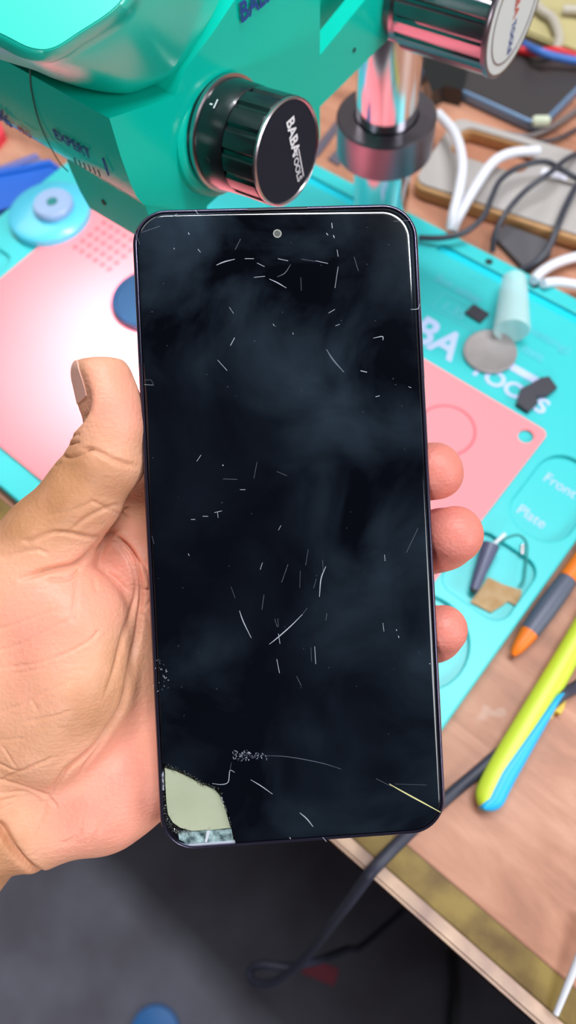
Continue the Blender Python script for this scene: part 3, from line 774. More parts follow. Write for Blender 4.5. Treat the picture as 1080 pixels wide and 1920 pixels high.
# walk the outline ccw: start at right/top, left side down to the break, jagged path, bottom edge onwards
ybreak = brk[0][1]; xbreak = brk[-1][0]
out = []; state = 0
for (x, y) in full:
    inside = (x < xbreak and y < ybreak)
    if not inside: 
        if state == 1:
            state = 2
        out.append((x, y, 1))
    elif state == 0:
        state = 1
        out.append((-PW+GI, ybreak, 1))
        for bx, by in brk[1:-1]: out.append((bx, by, 0))
        out.append((xbreak, -PH+GI, 1))
def screen_mat():
    m = mat('scratched_black_glass', (3, 4, 8), .12, spec=.5)
    n = m.node_tree; b = n.nodes['Principled BSDF']
    t = n.nodes.new('ShaderNodeTexCoord')
    x = n.nodes.new('ShaderNodeTexNoise'); x.inputs['Scale'].default_value = 34; x.inputs['Detail'].default_value = 6; x.inputs['Distortion'].default_value = .5
    n.links.new(t.outputs['Object'], x.inputs['Vector'])
    r = n.nodes.new('ShaderNodeValToRGB'); r.color_ramp.elements[0].position = .40; r.color_ramp.elements[1].position = .72
    r.color_ramp.elements[0].color = lin((2, 3, 9)); r.color_ramp.elements[1].color = lin((40, 52, 64))
    n.links.new(x.outputs['Fac'], r.inputs[0])
    # finger grease is denser towards the middle right; clean low centre
    mp = n.nodes.new('ShaderNodeMapping'); mp.inputs['Location'].default_value = (.3, 1.7, 0)
    y = n.nodes.new('ShaderNodeTexNoise'); y.inputs['Scale'].default_value = 15; y.inputs['Detail'].default_value = 3
    n.links.new(t.outputs['Object'], mp.inputs[0]); n.links.new(mp.outputs[0], y.inputs['Vector'])
    r3 = n.nodes.new('ShaderNodeValToRGB'); r3.color_ramp.elements[0].position = .42; r3.color_ramp.elements[1].position = .66
    r3.color_ramp.elements[0].color = (.12, .12, .12, 1); r3.color_ramp.elements[1].color = (1, 1, 1, 1)
    n.links.new(y.outputs['Fac'], r3.inputs[0])
    mx = n.nodes.new('ShaderNodeMixRGB'); mx.inputs[1].default_value = lin((4, 6, 14))
    n.links.new(r3.outputs[0], mx.inputs[0]); n.links.new(r.outputs[0], mx.inputs[2]); n.links.new(mx.outputs[0], b.inputs['Base Color'])
    rr = n.nodes.new('ShaderNodeMapRange'); rr.inputs[3].default_value = .03; rr.inputs[4].default_value = .085
    n.links.new(x.outputs['Fac'], rr.inputs[0]); n.links.new(rr.outputs[0], b.inputs['Roughness'])
    return m
GLASS = screen_mat()
SCR = mat('scratch_white', (150, 156, 168), .6); SCRD = mat('scratch_faint', (70, 78, 92), .6); SCRY = mat('scratch_yellow', (190, 186, 130), .5)
bm = bmesh.new()
def toward(x, y, k):
    # pull an outline point inwards along the rounded rectangle's normal
    cx = max(-PW+PR, min(PW-PR, x)); cy = max(-PH+PR, min(PH-PR, y))
    dx, dy = x-cx, y-cy
    if abs(dx) < 1e-6 and abs(dy) < 1e-6: return x, y
    l = math.hypot(dx, dy); return x-dx/l*k, y-dy/l*k
lv = []
for k, z, j in ((0, -1.5, 0), (0, -.75, 0), (.12, -.42, 0), (.45, -.16, .04), (1.0, -.03, .08), (1.7, 0, .12), (2.3, 0, .12)):
    row = []
    for (x, y, rim_) in out:
        if rim_: x2, y2 = toward(x, y, k)
        else: x2, y2 = x, y
        row.append(bm.verts.new(W(x2, y2, z)))
    lv.append(row)
n = len(out)
for a, b in zip(lv[:-1], lv[1:]):
    for i in range(n): bm.faces.new((a[i], a[(i+1) % n], b[(i+1) % n], b[i]))
tf = bm.faces.new(lv[-1]); bf = bm.faces.new(lv[0][::-1]); bm.normal_update()
bmesh.ops.triangulate(bm, faces=[tf, bf])
# scratches, built as thin raised slivers in the glass's own mesh
def sliver(pts, wpx, mi):
    P_ = [Vector(L(x, y, .012)) for x, y in pts]
    if len(P_) > 2: P_ = smooth_path(P_, 4)
    a = []; b = []
    for i, p in enumerate(P_):
        t = (P_[min(i+1, len(P_)-1)]-P_[max(i-1, 0)]).normalized(); s = Vector((-t.y, t.x, 0))
        u = i/(len(P_)-1); ww = wpx*.14/2*(.35+.65*math.sin(math.pi*min(max(u, .08), .92)))
        a.append(bm.verts.new(W(*(p+s*ww)))); b.append(bm.verts.new(W(*(p-s*ww))))
    for i in range(len(P_)-1):
        f = bm.faces.new((a[i], b[i], b[i+1], a[i+1])); f.material_index = mi
w1, w2 = 1, 2
SC = [([(406, 497), (420, 491), (440, 486)], 2.2, 1), ([(459, 485), (476, 485)], 2.4, 1), ([(482, 493), (496, 500)], 2, 1), ([(476, 520), (497, 518)], 2, 1), ([(505, 523), (520, 530), (537, 540)], 2, 1), ([(520, 519), (534, 512), (545, 496)], 1.6, 2),
      ([(521, 485), (540, 489)], 2.2, 1), ([(441, 468), (451, 448)], 1.6, 2), ([(430, 576), (438, 588)], 1.4, 1), ([(432, 648), (440, 633)], 2.4, 1), ([(408, 675), (426, 695)], 1.8, 1), ([(271, 713), (283, 712)], 1.1, 2), ([(283, 712), (288, 721)], 1.1, 2), ([(270, 721), (288, 722)], 1.1, 1), ([(366, 394), (372, 402)], 2, 1),
      ([(252, 432), (262, 458)], 1.8, 2), ([(265, 436), (300, 424)], 1.8, 2), ([(326, 405), (332, 401)], 1.6, 1), ([(371, 467), (376, 473)], 2, 1), ([(353, 436), (355, 440)], 3, 1), ([(326, 465), (327, 467)], 3, 1), ([(622, 418), (623, 428)], 3, 1), ([(612, 437), (615, 441)], 3, 1), ([(625, 441), (627, 446)], 3.4, 1),
      ([(592, 489), (615, 494)], 2, 1), ([(565, 486), (592, 490)], 1.4, 2), ([(632, 468), (634, 481)], 2, 1), ([(634, 500), (628, 540)], 1.6, 1), ([(564, 520), (565, 545)], 1.4, 2), ([(616, 587), (628, 580)], 1.8, 1), ([(629, 611), (637, 608)], 1.8, 1), ([(664, 482), (672, 508)], 1.6, 2), ([(676, 695), (688, 698)], 3.2, 1), ([(704, 744), (712, 742)], 2.4, 1), ([(766, 725), (771, 727)], 2, 1),
      ([(612, 655), (625, 675), (645, 698)], 3.4, 2), ([(738, 415), (772, 413)], 1.6, 2), ([(770, 580), (783, 579), (787, 570)], 1.6, 1), ([(700, 634), (717, 631), (718, 638)], 1.8, 1), ([(549, 624), (550, 627)], 2.4, 1), ([(512, 607), (514, 611)], 2, 1),
      ([(369, 865), (377, 853)], 1.8, 1), ([(417, 872), (419, 873)], 4, 1), ([(418, 898), (445, 899)], 1.6, 2), ([(476, 897), (482, 866)], 1.4, 2), ([(519, 884), (538, 892)], 1.4, 2), ([(450, 918), (460, 918)], 2, 1), ([(402, 961), (416, 958)], 1.8, 1), ([(408, 960), (409, 971)], 1.6, 1), ([(380, 968), (390, 968)], 2.2, 1), ([(358, 974), (366, 974)], 2.2, 1), ([(353, 1038), (355, 1042)], 2, 1), ([(488, 1068), (492, 1055)], 1.8, 1), ([(527, 985), (522, 994)], 1.6, 1),
      ([(285, 1005), (289, 1020)], 1.4, 2), ([(433, 1100), (441, 1122)], 1.2, 2), ([(449, 1145), (456, 1165), (471, 1196)], 2, 1), ([(505, 1208), (520, 1196), (545, 1174), (567, 1152)], 2.2, 1), ([(567, 1152), (576, 1140)], 1.4, 2), ([(611, 1062), (602, 1085), (599, 1119)], 2.2, 1), ([(605, 1050), (606, 1072)], 1.4, 2), ([(573, 1060), (578, 1030)], 1.4, 2), ([(528, 1092), (540, 1058)], 1.6, 2), ([(495, 1115), (491, 1143)], 1.8, 2), ([(515, 1160), (520, 1176)], 1.6, 2), ([(521, 1160), (522, 1175)], 1.4, 2), ([(522, 1188), (525, 1207)], 2, 1), ([(519, 1236), (524, 1262)], 2.2, 1), ([(590, 1212), (592, 1245)], 2, 1), ([(583, 1214), (584, 1240)], 1.2, 2), ([(563, 1070), (562, 1102)], 1.2, 2), ([(593, 1085), (588, 1103)], 1.4, 2), ([(613, 1150), (611, 1163)], 1.6, 2), ([(556, 1268), (565, 1286)], 1.6, 2), ([(718, 1168), (720, 1184)], 1.6, 1), ([(743, 1180), (744, 1183)], 3, 1), ([(747, 1192), (748, 1196)], 3, 1), ([(721, 1040), (722, 1052)], 1.8, 1), ([(762, 1036), (784, 990)], 1.6, 2), ([(805, 1244), (807, 1245)], 3, 1),
      ([(498, 1417), (540, 1419), (600, 1430), (640, 1442)], 1.4, 2), ([(470, 1462), (490, 1474), (511, 1489)], 1.8, 1), ([(562, 1524), (575, 1535), (587, 1550)], 2.2, 1), ([(705, 1460), (735, 1475)], 1.4, 2), ([(730, 1470), (760, 1487), (795, 1506), (826, 1523)], 3.2, 3), ([(740, 1470), (800, 1472)], 1.1, 2), ([(605, 1570), (612, 1578)], 2, 1), ([(543, 1570), (545, 1573)], 3, 1), ([(398, 1469), (415, 1471), (428, 1466), (431, 1445), (440, 1448)], 1.6, 1), ([(431, 1445), (434, 1430)], 1.2, 2)]
random.seed(11)
for k in range(120):   # the chalky scuffs above the crack and on the left edge
    if k < 95: x = random.choice((random.uniform(436, 466), random.uniform(460, 500))); y = 1416 + random.uniform(-10, 10)*(1 if x < 468 else .55)
    else: x = random.gauss(306, 7); y = random.uniform(1236, 1296)
    a = random.uniform(0, 3.14); l = random.uniform(1.5, 4.5)
    SC.append(([(x, y), (x+l*math.cos(a), y+l*math.sin(a))], random.uniform(1.2, 2.4), 1 if random.random() < .45 else 2))
for k in range(46):
    x = random.uniform(270, 790); y = random.uniform(410, 1380); a = random.uniform(0, 3.14); l = random.uniform(1, 3)
    SC.append(([(x, y), (x+l*math.cos(a), y+l*math.sin(a))], random.uniform(.9, 1.8), 2))
for p_, w_, m_ in SC: sliver(p_, w_*.85, m_)
me = bpy.data.meshes.new('screen_glass'); bm.normal_update(); bm.to_mesh(me); bm.free()
for m_ in (GLASS, SCR, SCRD, SCRY): me.materials.append(m_)
link('screen_glass', me, None, phone, ang=35)
# punch-hole camera
cx, cy, _ = L(520, 438)
CMt = MM @ Matrix.Translation((cx, cy, 0))
ring_ = lathe('front_camera', [(.80, .01), (1.12, .01), (1.12, .03), (.80, .03)], CMt, mat('camera_ring', (120, 122, 112), .4), phone, n=40, tor=True)
lathe('camera_lens', [(.79, .006), (.79, .016)], CMt, INNER, ring_, n=32)
lathe('camera_lens', [(.26, .014), (.26, .03)], CMt, mat('lens_glint', (70, 90, 80), .2), ring_, n=24)
# earpiece slit along the top
bm = bmesh.new(); bmesh.ops.create_cube(bm, size=1)
ex, ey, _ = L(520, 391)
for v in bm.verts: v.co = W(ex+v.co.x*16, PH-.98+v.co.y*.32, -.36+v.co.z*.14)
link('earpiece', bevmesh('e', bm, 0), INNER, phone)
# inside the broken corner: grey-green backlight sheet, glassy lower strip, pale metal lip, crumbs of glass
def poly(name, pxs, z0, z1, m, bev=.0001):
    a = [W(*L(x, y, z1)) for x, y in pxs]
    e = (PM.to_3x3() @ Vector((0, 0, (z0-z1)*.001)))
    return prism(name, a, e, m, phone, bev, 1)
BL = mat('backlight_sheet', (160, 166, 142), .45, rgb2=(146, 154, 130), nscale=60, coat=.25)
poly('backlight_panel', [(309, 1440), (330, 1446), (352, 1456), (378, 1470), (402, 1480), (414, 1494), (423, 1520), (431, 1548), (433, 1552), (400, 1556), (360, 1558), (338, 1552), (324, 1542), (315, 1527), (312, 1505), (310, 1470)], -2.35, -1.5, BL)
STR = mat('glassy_strip', (176, 204, 208), .15, metal=.3, rgb2=(50, 70, 74), nscale=520)
poly('glass_strip', [(334, 1562), (362, 1560), (434, 1555), (438, 1576), (350, 1582), (336, 1574)], -2.35, -1.2, STR)
LIP = mat('bright_lip', (205, 210, 222), .3, metal=.3)
poly('metal_lip', [(347, 1584), (440, 1576.5), (443, 1582), (352, 1589)], -1.6, -.9, LIP)
poly('metal_lip', [(303, 1449), (306.5, 1449), (307.5, 1482), (304.5, 1482)], -2.0, -1.2, LIP)
DKG = mat('cracked_rim_black', (34, 34, 36), .3)
random.seed(8)
def crumbs(name, pts, spread, cnt, size, m, z=-.8):
    bm = bmesh.new()
    for k in range(cnt):
        u = random.random()*(len(pts)-1); i = int(u); f = u-i
        x = pts[i][0]*(1-f)+pts[i+1][0]*f + random.gauss(0, spread); y = pts[i][1]*(1-f)+pts[i+1][1]*f + random.gauss(0, spread)
        c = Vector(L(x, y, z+random.uniform(-.4, .5)))
        vs = [bm.verts.new(W(*(c+Vector([random.uniform(-1, 1)*size for _ in range(3)])))) for _ in range(4)]
        for t_ in ((0, 1, 2), (0, 1, 3), (0, 2, 3), (1, 2, 3)): bm.faces.new([vs[i_] for i_ in t_])
    me = bpy.data.meshes.new(name); bmesh.ops.recalc_face_normals(bm, faces=bm.faces); bm.to_mesh(me); bm.free()
    o = link(name, me, m, phone, smooth=False); o['kind'] = 'stuff'; return o
CRB = mat('glass_crumbs', (120, 124, 120), .2, coat=.5)
CRBD = mat('dark_glass_crumbs', (40, 42, 44), .2, coat=.6)
crumbs('glass_crumbs', brk_px[1:14], 2.0, 220, .27, CRBD)
crumbs('glass_crumbs', brk_px[1:14], 1.5, 130, .17, CRB, z=-.3)
crumbs('glass_crumbs', [(306, 1445), (306, 1500), (312, 1535), (324, 1555), (345, 1566)], 2.2, 230, .26, CRBD, z=-1.2)
crumbs('glass_crumbs', [(306, 1445), (306, 1500), (312, 1535), (324, 1555), (345, 1566)], 2.2, 60, .14, CRB, z=-.9)
crumbs('glass_crumbs', [(325, 1558), (345, 1560), (355, 1562)], 3, 70, .2, CRB, z=-1.0)
crumbs('glass_crumbs', [(415, 1494), (424, 1515), (433, 1545)], .9, 40, .22, LIP, z=-.9)
o = poly('glass_shard', [(388, 1558), (394, 1558), (388, 1580), (384, 1579)], -1.1, -.8, LIP)

# ================================================================== the hand (implicit surface -> one continuous mesh)
def rc(a, b, ra, rb, k=4.0): return ('cap', a, b, ra, rb, k)
def el(c, r, rot=0.0, k=5.0): return ('ell', c, r, rot, k)
def chain(pts, k=4.0):
    Q = [(Vector(L(x, y, z)), r) for x, y, z, r in pts]
    return [rc(Q[i][0], Q[i+1][0], Q[i][1], Q[i+1][1], k) for i in range(len(Q)-1)]
prims = []
# forearm, wrist
prims += chain([(-60, 1500, -22, 23.0), (-380, 1880, -32, 29), (-620, 2200, -40, 34)], 6)
prims += chain([(-170, 1390, -24, 19), (-470, 1760, -34, 26)], 8)
prims += chain([(-60, 1490, -22, 21), (60, 1320, -20, 17), (110, 1200, -20, 14)], 6)
prims += chain([(-170, 1390, -24, 19), (-60, 1220, -20, 19), (15, 1110, -16, 17)], 7)
# thenar
prims += [el(Vector(L(70, 1245, -12.5)), (24, 33, 14.5), 14, 7)]
prims += chain([(60, 1085, -12, 14), (140, 1170, -10, 13.2), (143, 1270, -9.5, 14.0), (104, 1372, -11.5, 13.0)], 6)
# thumb
prims += chain([(20, 1110, -16, 16.5), (90, 1016, -11, 12.6), (156, 928, -7, 10.2), (200, 862, -4.2, 9.5), (207, 805, -2.6, 8.6), (200, 760, -1.8, 8.4), (192, 717, -1.6, 8.0)], 2.5)
prims += chain([(169, 709, -2.2, 5.2), (182, 748, -2.5, 6.4)], 2.5)
# hypothenar and palm behind the phone
prims += chain([(70, 1540, -18.5, 13.0), (200, 1490, -20.5, 14.0), (325, 1405, -24.0, 14.6), (480, 1250, -25, 14.5), (560, 1110, -26, 13)], 6)
prims += [el(Vector(L(330, 1240, -27)), (40, 30, 13), 20, 8)]
prims += chain([(120, 1420, -22, 13.5), (220, 1290, -24, 13), (250, 1160, -25.5, 12.5)], 6)
# fingers
prims += chain([(185, 1045, -25, 11.5), (285, 965, -26.5, 11.5), (420, 960, -27, 10)], 3.0)
prims += chain([(228, 1100, -24.5, 12.0), (330, 1005, -26, 11.0), (420, 975, -27, 10), (560, 925, -26.5, 9.2), (700, 892, -23, 8.8), (775, 885, -16.5, 8.4), (815, 884, -8.5, 8.0)], 2.0)
prims += chain([(400, 1090, -27.5, 11), (640, 1055, -27, 9.3), (770, 1030, -22, 8.9), (830, 1012, -14.5, 8.6), (852, 1003, -8, 8.0)], 2.0)
prims += chain([(450, 1190, -28, 11), (650, 1195, -27, 9), (770, 1196, -21, 8.2), (815, 1188, -14, 7.6), (832, 1180, -8, 6.7)], 2.0)
prims += chain([(480, 1290, -27, 10), (620, 1318, -26, 8), (720, 1326, -20, 7)], 2.0)

def prim_sdf(p, X, Y, Z):
    if p[0] == 'cap':
        a, b, ra, rb = p[1:5]; ab = b-a; L2 = ab.length_squared
        dx, dy, dz = X-a.x, Y-a.y, Z-a.z
        h = np.clip((dx*ab.x+dy*ab.y+dz*ab.z)/L2, 0, 1)
        return np.sqrt((dx-h*ab.x)**2+(dy-h*ab.y)**2+(dz-h*ab.z)**2) - (ra+(rb-ra)*h)
    c, r, rot = p[1:4]; a = math.radians(rot); ca, sa = math.cos(a), math.sin(a)
    dx, dy, dz = X-c.x, Y-c.y, Z-c.z
    ux, uy = (dx*ca+dy*sa)/r[0], (-dx*sa+dy*ca)/r[1]; uz = dz/r[2]
    k0 = np.sqrt(ux*ux+uy*uy+uz*uz)+1e-9; k1 = np.sqrt((ux/r[0])**2+(uy/r[1])**2+(uz/r[2])**2)+1e-9
    return k0*(k0-1)/k1
def smin(a, b, k):
    h = np.maximum(k-np.abs(a-b), 0)/k
    return np.minimum(a, b) - h*h*k*.25
nail_c = Vector(L(141, 716, -1.5)); nail_n = Vector((-.83, -.26, .52)).normalized()
def finish(d, X, Y, Z):
    # flatten the nail side of the thumb tip
    pl = (X-nail_c.x)*nail_n.x + (Y-nail_c.y)*nail_n.y + (Z-nail_c.z)*nail_n.z
    near = np.clip(1-(np.sqrt((X-nail_c.x)**2+(Y-nail_c.y+1)**2+(Z-nail_c.z)**2)-9)/4, 0, 1)
    h = np.maximum(1.2-np.abs(d-pl), 0)/1.2
    cut = np.maximum(d, pl)+h*h*.3
    return np.where(near > 0, d*(1-near)+cut*near, d)
def sdf(X, Y, Z):
    d = np.full(np.shape(X), 40.0)
    for p in prims: d = smin(d, prim_sdf(p, X, Y, Z), p[-1])
    return finish(d, X, Y, Z)

h = .85
lo_ = np.array([-125., -150., -62.]); hi_ = np.array([57., 46., 13.])
nn = ((hi_-lo_)/h).astype(int)+1
gx = lo_[0]+h*np.arange(nn[0]); gy = lo_[1]+h*np.arange(nn[1]); gz = lo_[2]+h*np.arange(nn[2])
G = np.full(nn, 30.0, dtype=np.float32)
for p in prims:
    if p[0] == 'cap':
        mn = np.minimum(np.array(p[1])-p[3], np.array(p[2])-p[4])-7; mx_ = np.maximum(np.array(p[1])+p[3], np.array(p[2])+p[4])+7
    else:
        R_ = max(p[2]); mn = np.array(p[1])-R_-7; mx_ = np.array(p[1])+R_+7
    i0 = np.clip(((mn-lo_)/h).astype(int), 0, nn); i1 = np.clip(((mx_-lo_)/h).astype(int)+1, 0, nn)
    if np.any(i1 <= i0): continue
    sl_ = tuple(slice(a, b) for a, b in zip(i0, i1))
    X, Y, Z = np.meshgrid(gx[sl_[0]], gy[sl_[1]], gz[sl_[2]], indexing='ij')
    G[sl_] = smin(G[sl_], prim_sdf(p, X, Y, Z), p[-1])
i0 = np.clip(((np.array(nail_c)-16-lo_)/h).astype(int), 0, nn); i1 = np.clip(((np.array(nail_c)+16-lo_)/h).astype(int), 0, nn)
sl_ = tuple(slice(a, b) for a, b in zip(i0, i1))
X, Y, Z = np.meshgrid(gx[sl_[0]], gy[sl_[1]], gz[sl_[2]], indexing='ij')
G[sl_] = finish(G[sl_], X, Y, Z)
G[0] = 5; G[-1] = 5; G[:, 0] = 5; G[:, -1] = 5; G[:, :, 0] = 5; G[:, :, -1] = 5

def surface_nets(G):
    s = G < 0
    nx, ny, nz = G.shape
    acc = np.zeros((nx-1, ny-1, nz-1, 3), np.float32); cnt = np.zeros((nx-1, ny-1, nz-1), np.float32)
    for ax in range(3):
        a = [slice(None)]*3; b = [slice(None)]*3; a[ax] = slice(0, -1); b[ax] = slice(1, None)
        A, B = G[tuple(a)], G[tuple(b)]
        cr = (A < 0) != (B < 0)
        t = np.where(cr, A/(A-B+1e-20), 0).astype(np.float32)
        o1, o2 = [q for q in range(3) if q != ax]
        for u in (0, 1):
            for v in (0, 1):
                sl2 = [slice(None)]*3
                sl2[o1] = slice(u, G.shape[o1]-1+u); sl2[o2] = slice(v, G.shape[o2]-1+v)
                c = cr[tuple(sl2)]; tt = t[tuple(sl2)]
                cnt += c
                acc[..., ax] += np.where(c, tt, 0); acc[..., o1] += np.where(c, u, 0); acc[..., o2] += np.where(c, v, 0)
    act = cnt > 0
    idx = -np.ones(act.shape, np.int64); ii = np.argwhere(act); idx[act] = np.arange(len(ii))
    V = ii + acc[act]/cnt[act][:, None]
    Fq = []
    for ax in range(3):
        a = [slice(None)]*3; b = [slice(None)]*3; a[ax] = slice(0, -1); b[ax] = slice(1, None)
        o1, o2 = [q for q in range(3) if q != ax]
        cr = (s[tuple(a)] != s[tuple(b)]); 
        pos = np.argwhere(cr)
        pos = pos[(pos[:, o1] > 0) & (pos[:, o2] > 0) & (pos[:, o1] < G.shape[o1]-1) & (pos[:, o2] < G.shape[o2]-1)]
        ins = s[tuple(a)][tuple(pos.T)]
        q = []
        for u, v in ((0, 0), (1, 0), (1, 1), (0, 1)):
            pp = pos.copy(); pp[:, o1] -= u; pp[:, o2] -= v; q.append(idx[tuple(pp.T)])
        q = np.stack(q, 1); flip = ins if ax != 1 else ~ins
        q[flip] = q[flip][:, ::-1]; Fq.append(q)
    return V, np.concatenate(Fq)
V, Q = surface_nets(G)
V = lo_ + V*h
me = bpy.data.meshes.new('hand'); me.from_pydata(V.tolist(), [], Q.tolist()); me.update()
bm = bmesh.new(); bm.from_mesh(me); bmesh.ops.recalc_face_normals(bm, faces=bm.faces); bm.to_mesh(me); bm.free()
tmp = bpy.data.objects.new('tmp', me); COL.objects.link(tmp)
md = tmp.modifiers.new('s', 'SUBSURF'); md.levels = 1; md.render_levels = 1
bpy.context.view_layer.update()
me2 = bpy.data.meshes.new_from_object(tmp.evaluated_get(bpy.context.evaluated_depsgraph_get()))
bpy.data.objects.remove(tmp)
nv = len(me2.vertices)
co = np.empty(nv*3); me2.vertices.foreach_get('co', co); co = co.reshape(-1, 3)
no = np.empty(nv*3); me2.vertices.foreach_get('normal', no); no = no.reshape(-1, 3)
# creases: polylines (photo pixels), depth mm, half-width mm
CR = [
 ([(50, 1013), (67, 1011), (103, 998), (133, 998), (172, 1007), (194, 1000)], .9, .8), ([(0, 1051), (42, 1036), (78, 1030), (100, 1038)], .45, .9),
 ([(50, 1083), (94, 1069), (133, 1061), (150, 1051), (172, 1029), (189, 1007), (203, 990)], 1.5, 1.1), ([(92, 1084), (133, 1083), (147, 1065)], .7, .7),
 ([(167, 1070), (172, 1048), (183, 1026), (200, 1020), (222, 1043), (236, 1073), (242, 1107), (237, 1151), (228, 1200), (218, 1250), (206, 1290)], .8, .9),
 ([(192, 1004), (217, 1020), (239, 1051), (250, 1095), (252, 1134), (249, 1190), (243, 1240), (236, 1290), (226, 1330), (206, 1362), (182, 1390), (160, 1408), (140, 1424), (120, 1450), (94, 1483)], 1.5, .95),
 ([(246, 1240), (240, 1294), (222, 1344), (194, 1388), (172, 1416), (155, 1447)], .6, .8),
 ([(0, 1444), (33, 1455), (69, 1472), (94, 1485)], .8, .7), ([(0, 1413), (17, 1415), (50, 1427), (83, 1413), (117, 1397)], .55, .6), ([(18, 1447), (50, 1428)], .5, .6),
 ([(0, 1527), (14, 1538), (28, 1572), (44, 1605), (60, 1636), (66, 1660)], 2.4, 1.5),
 ([(0, 1216), (42, 1204), (97, 1176), (147, 1152)], .5, .6), ([(0, 1179), (55, 1159), (125, 1134)], .35, .6), ([(0, 1248), (69, 1237), (125, 1220), (172, 1198), (194, 1176)], .5, .6),
 ([(28, 1258), (92, 1242), (110, 1232)], .3, .6), ([(0, 1333), (55, 1310), (92, 1288), (150, 1262)], .35, .6), ([(50, 1344), (111, 1330), (150, 1316)], .3, .6), ([(0, 1370), (40, 1366), (70, 1360)], .3, .6),
 ([(166, 847), (190, 850), (222, 865), (261, 877)], .8, .9), ([(117, 855), (135, 860), (154, 858), (184, 847)], .8, .8), ([(130, 836), (145, 834), (160, 834)], .7, .7), ([(136, 822), (148, 819), (160, 820)], .5, .6), ([(140, 808), (152, 804)], .45, .6), ([(144, 795), (154, 790)], .4, .6), ([(100, 874), (118, 868)], .4, .7),
 ([(139, 993), (166, 972), (207, 951), (225, 945)], .5, .8), ([(178, 939), (207, 954), (225, 966)], .45, .7), ([(100, 965), (150, 955), (185, 940)], .25, .8),
 ([(200, 1007), (222, 1028), (245, 1055), (267, 1084), (269, 1112), (256, 1114)], .9, .8), ([(258, 1150), (272, 1135)], .5, .6), ([(252, 1160), (268, 1170)], .5, .6),
 ([(147, 1085), (148, 1120), (147, 1160)], .35, .9), ([(178, 1078), (200, 1090), (225, 1115)], .5, .7), ([(170, 1085), (183, 1110)], .3, .7),
 ([(72, 1300), (85, 1322)], .3, .6), ([(60, 1570), (80, 1530), (90, 1500)], .3, .8), ([(170, 1588), (190, 1545), (208, 1516)], .3, .8), ([(120, 1578), (140, 1566), (160, 1545)], .3, .8), ([(110, 1510), (95, 1490)], .4, .8),
 ([(0, 1470), (20, 1475), (60, 1478)], .3, .5), ([(0, 1490), (40, 1488)], .25, .5), ([(27, 1380), (36, 1395), (50, 1420)], .35, .5)]
disp = np.zeros(nv)
front = np.clip(no[:, 2]*2+.35, 0, 1)
for pts, dpt, wd in CR:
    P_ = [Vector(L(x, y, -2 if y < 1350 else -8)) for x, y in pts]
    if len(P_) > 2: P_ = smooth_path(P_, 5)
    P_ = np.array([(p.x, p.y) for p in P_])
    mn = P_.min(0)-6; mx_ = P_.max(0)+6
    sel = np.where((co[:, 0] > mn[0]) & (co[:, 0] < mx_[0]) & (co[:, 1] > mn[1]) & (co[:, 1] < mx_[1]) & (front > 0))[0]
    best = np.full(len(sel), 1e9); bu = np.zeros(len(sel)); q = co[sel][:, :2]
    for i in range(len(P_)-1):
        ab = P_[i+1]-P_[i]; t = np.clip(((q-P_[i]) @ ab)/(ab @ ab+1e-9), 0, 1)
        dd = np.hypot(*(q-P_[i]-t[:, None]*ab).T); bu = np.where(dd < best, (i+t)/(len(P_)-1), bu); best = np.minimum(best, dd)
    taper = np.clip(np.minimum(bu, 1-bu)*6+.25, 0, 1)
    wd *= .6
    disp[sel] += (-dpt*1.0*np.exp(-(best/wd)**2) + dpt*.08*np.exp(-((best-2.6*wd)/(1.6*wd))**2))*taper*front[sel]
co += no*disp[:, None]
# soft lumps under the skin
co += no*(.25*np.sin(co[:, 0]*.33+1.1)*np.sin(co[:, 1]*.27+.4)*np.sin(co[:, 2]*.3))[:, None]
# pigmentation: palm pinker, back of thumb and wrist more tan
def blob(px, py, z, r):
    c = np.array(L(px, py, z)); return np.exp(-((co-c)**2).sum(1)/(r*r))
pink = .35 + .75*blob(240, 1450, -10, 26) + .45*blob(120, 1560, -6, 16) + .55*blob(225, 760, 4, 13) + .35*blob(60, 1180, 0, 22) + .5*blob(240, 1060, -12, 14) + .3*blob(110, 1130, 0, 14)
pink += 1.3*(co[:, 0] > 20) - .55*blob(200, 1330, 0, 13) - .5*blob(60, 930, 0, 18) - .5*blob(-20, 1620, 0, 24) - .3*blob(240, 1220, 0, 10) - .25*blob(170, 860, 0, 8) - .25*blob(100, 1420, 0, 12)
pink = np.clip(pink, 0, 1.6)/1.6
me2.vertices.foreach_set('co', co.ravel())
at = me2.attributes.new('pigment', 'FLOAT', 'POINT'); at.data.foreach_set('value', pink.astype(np.float32))
me2.update()
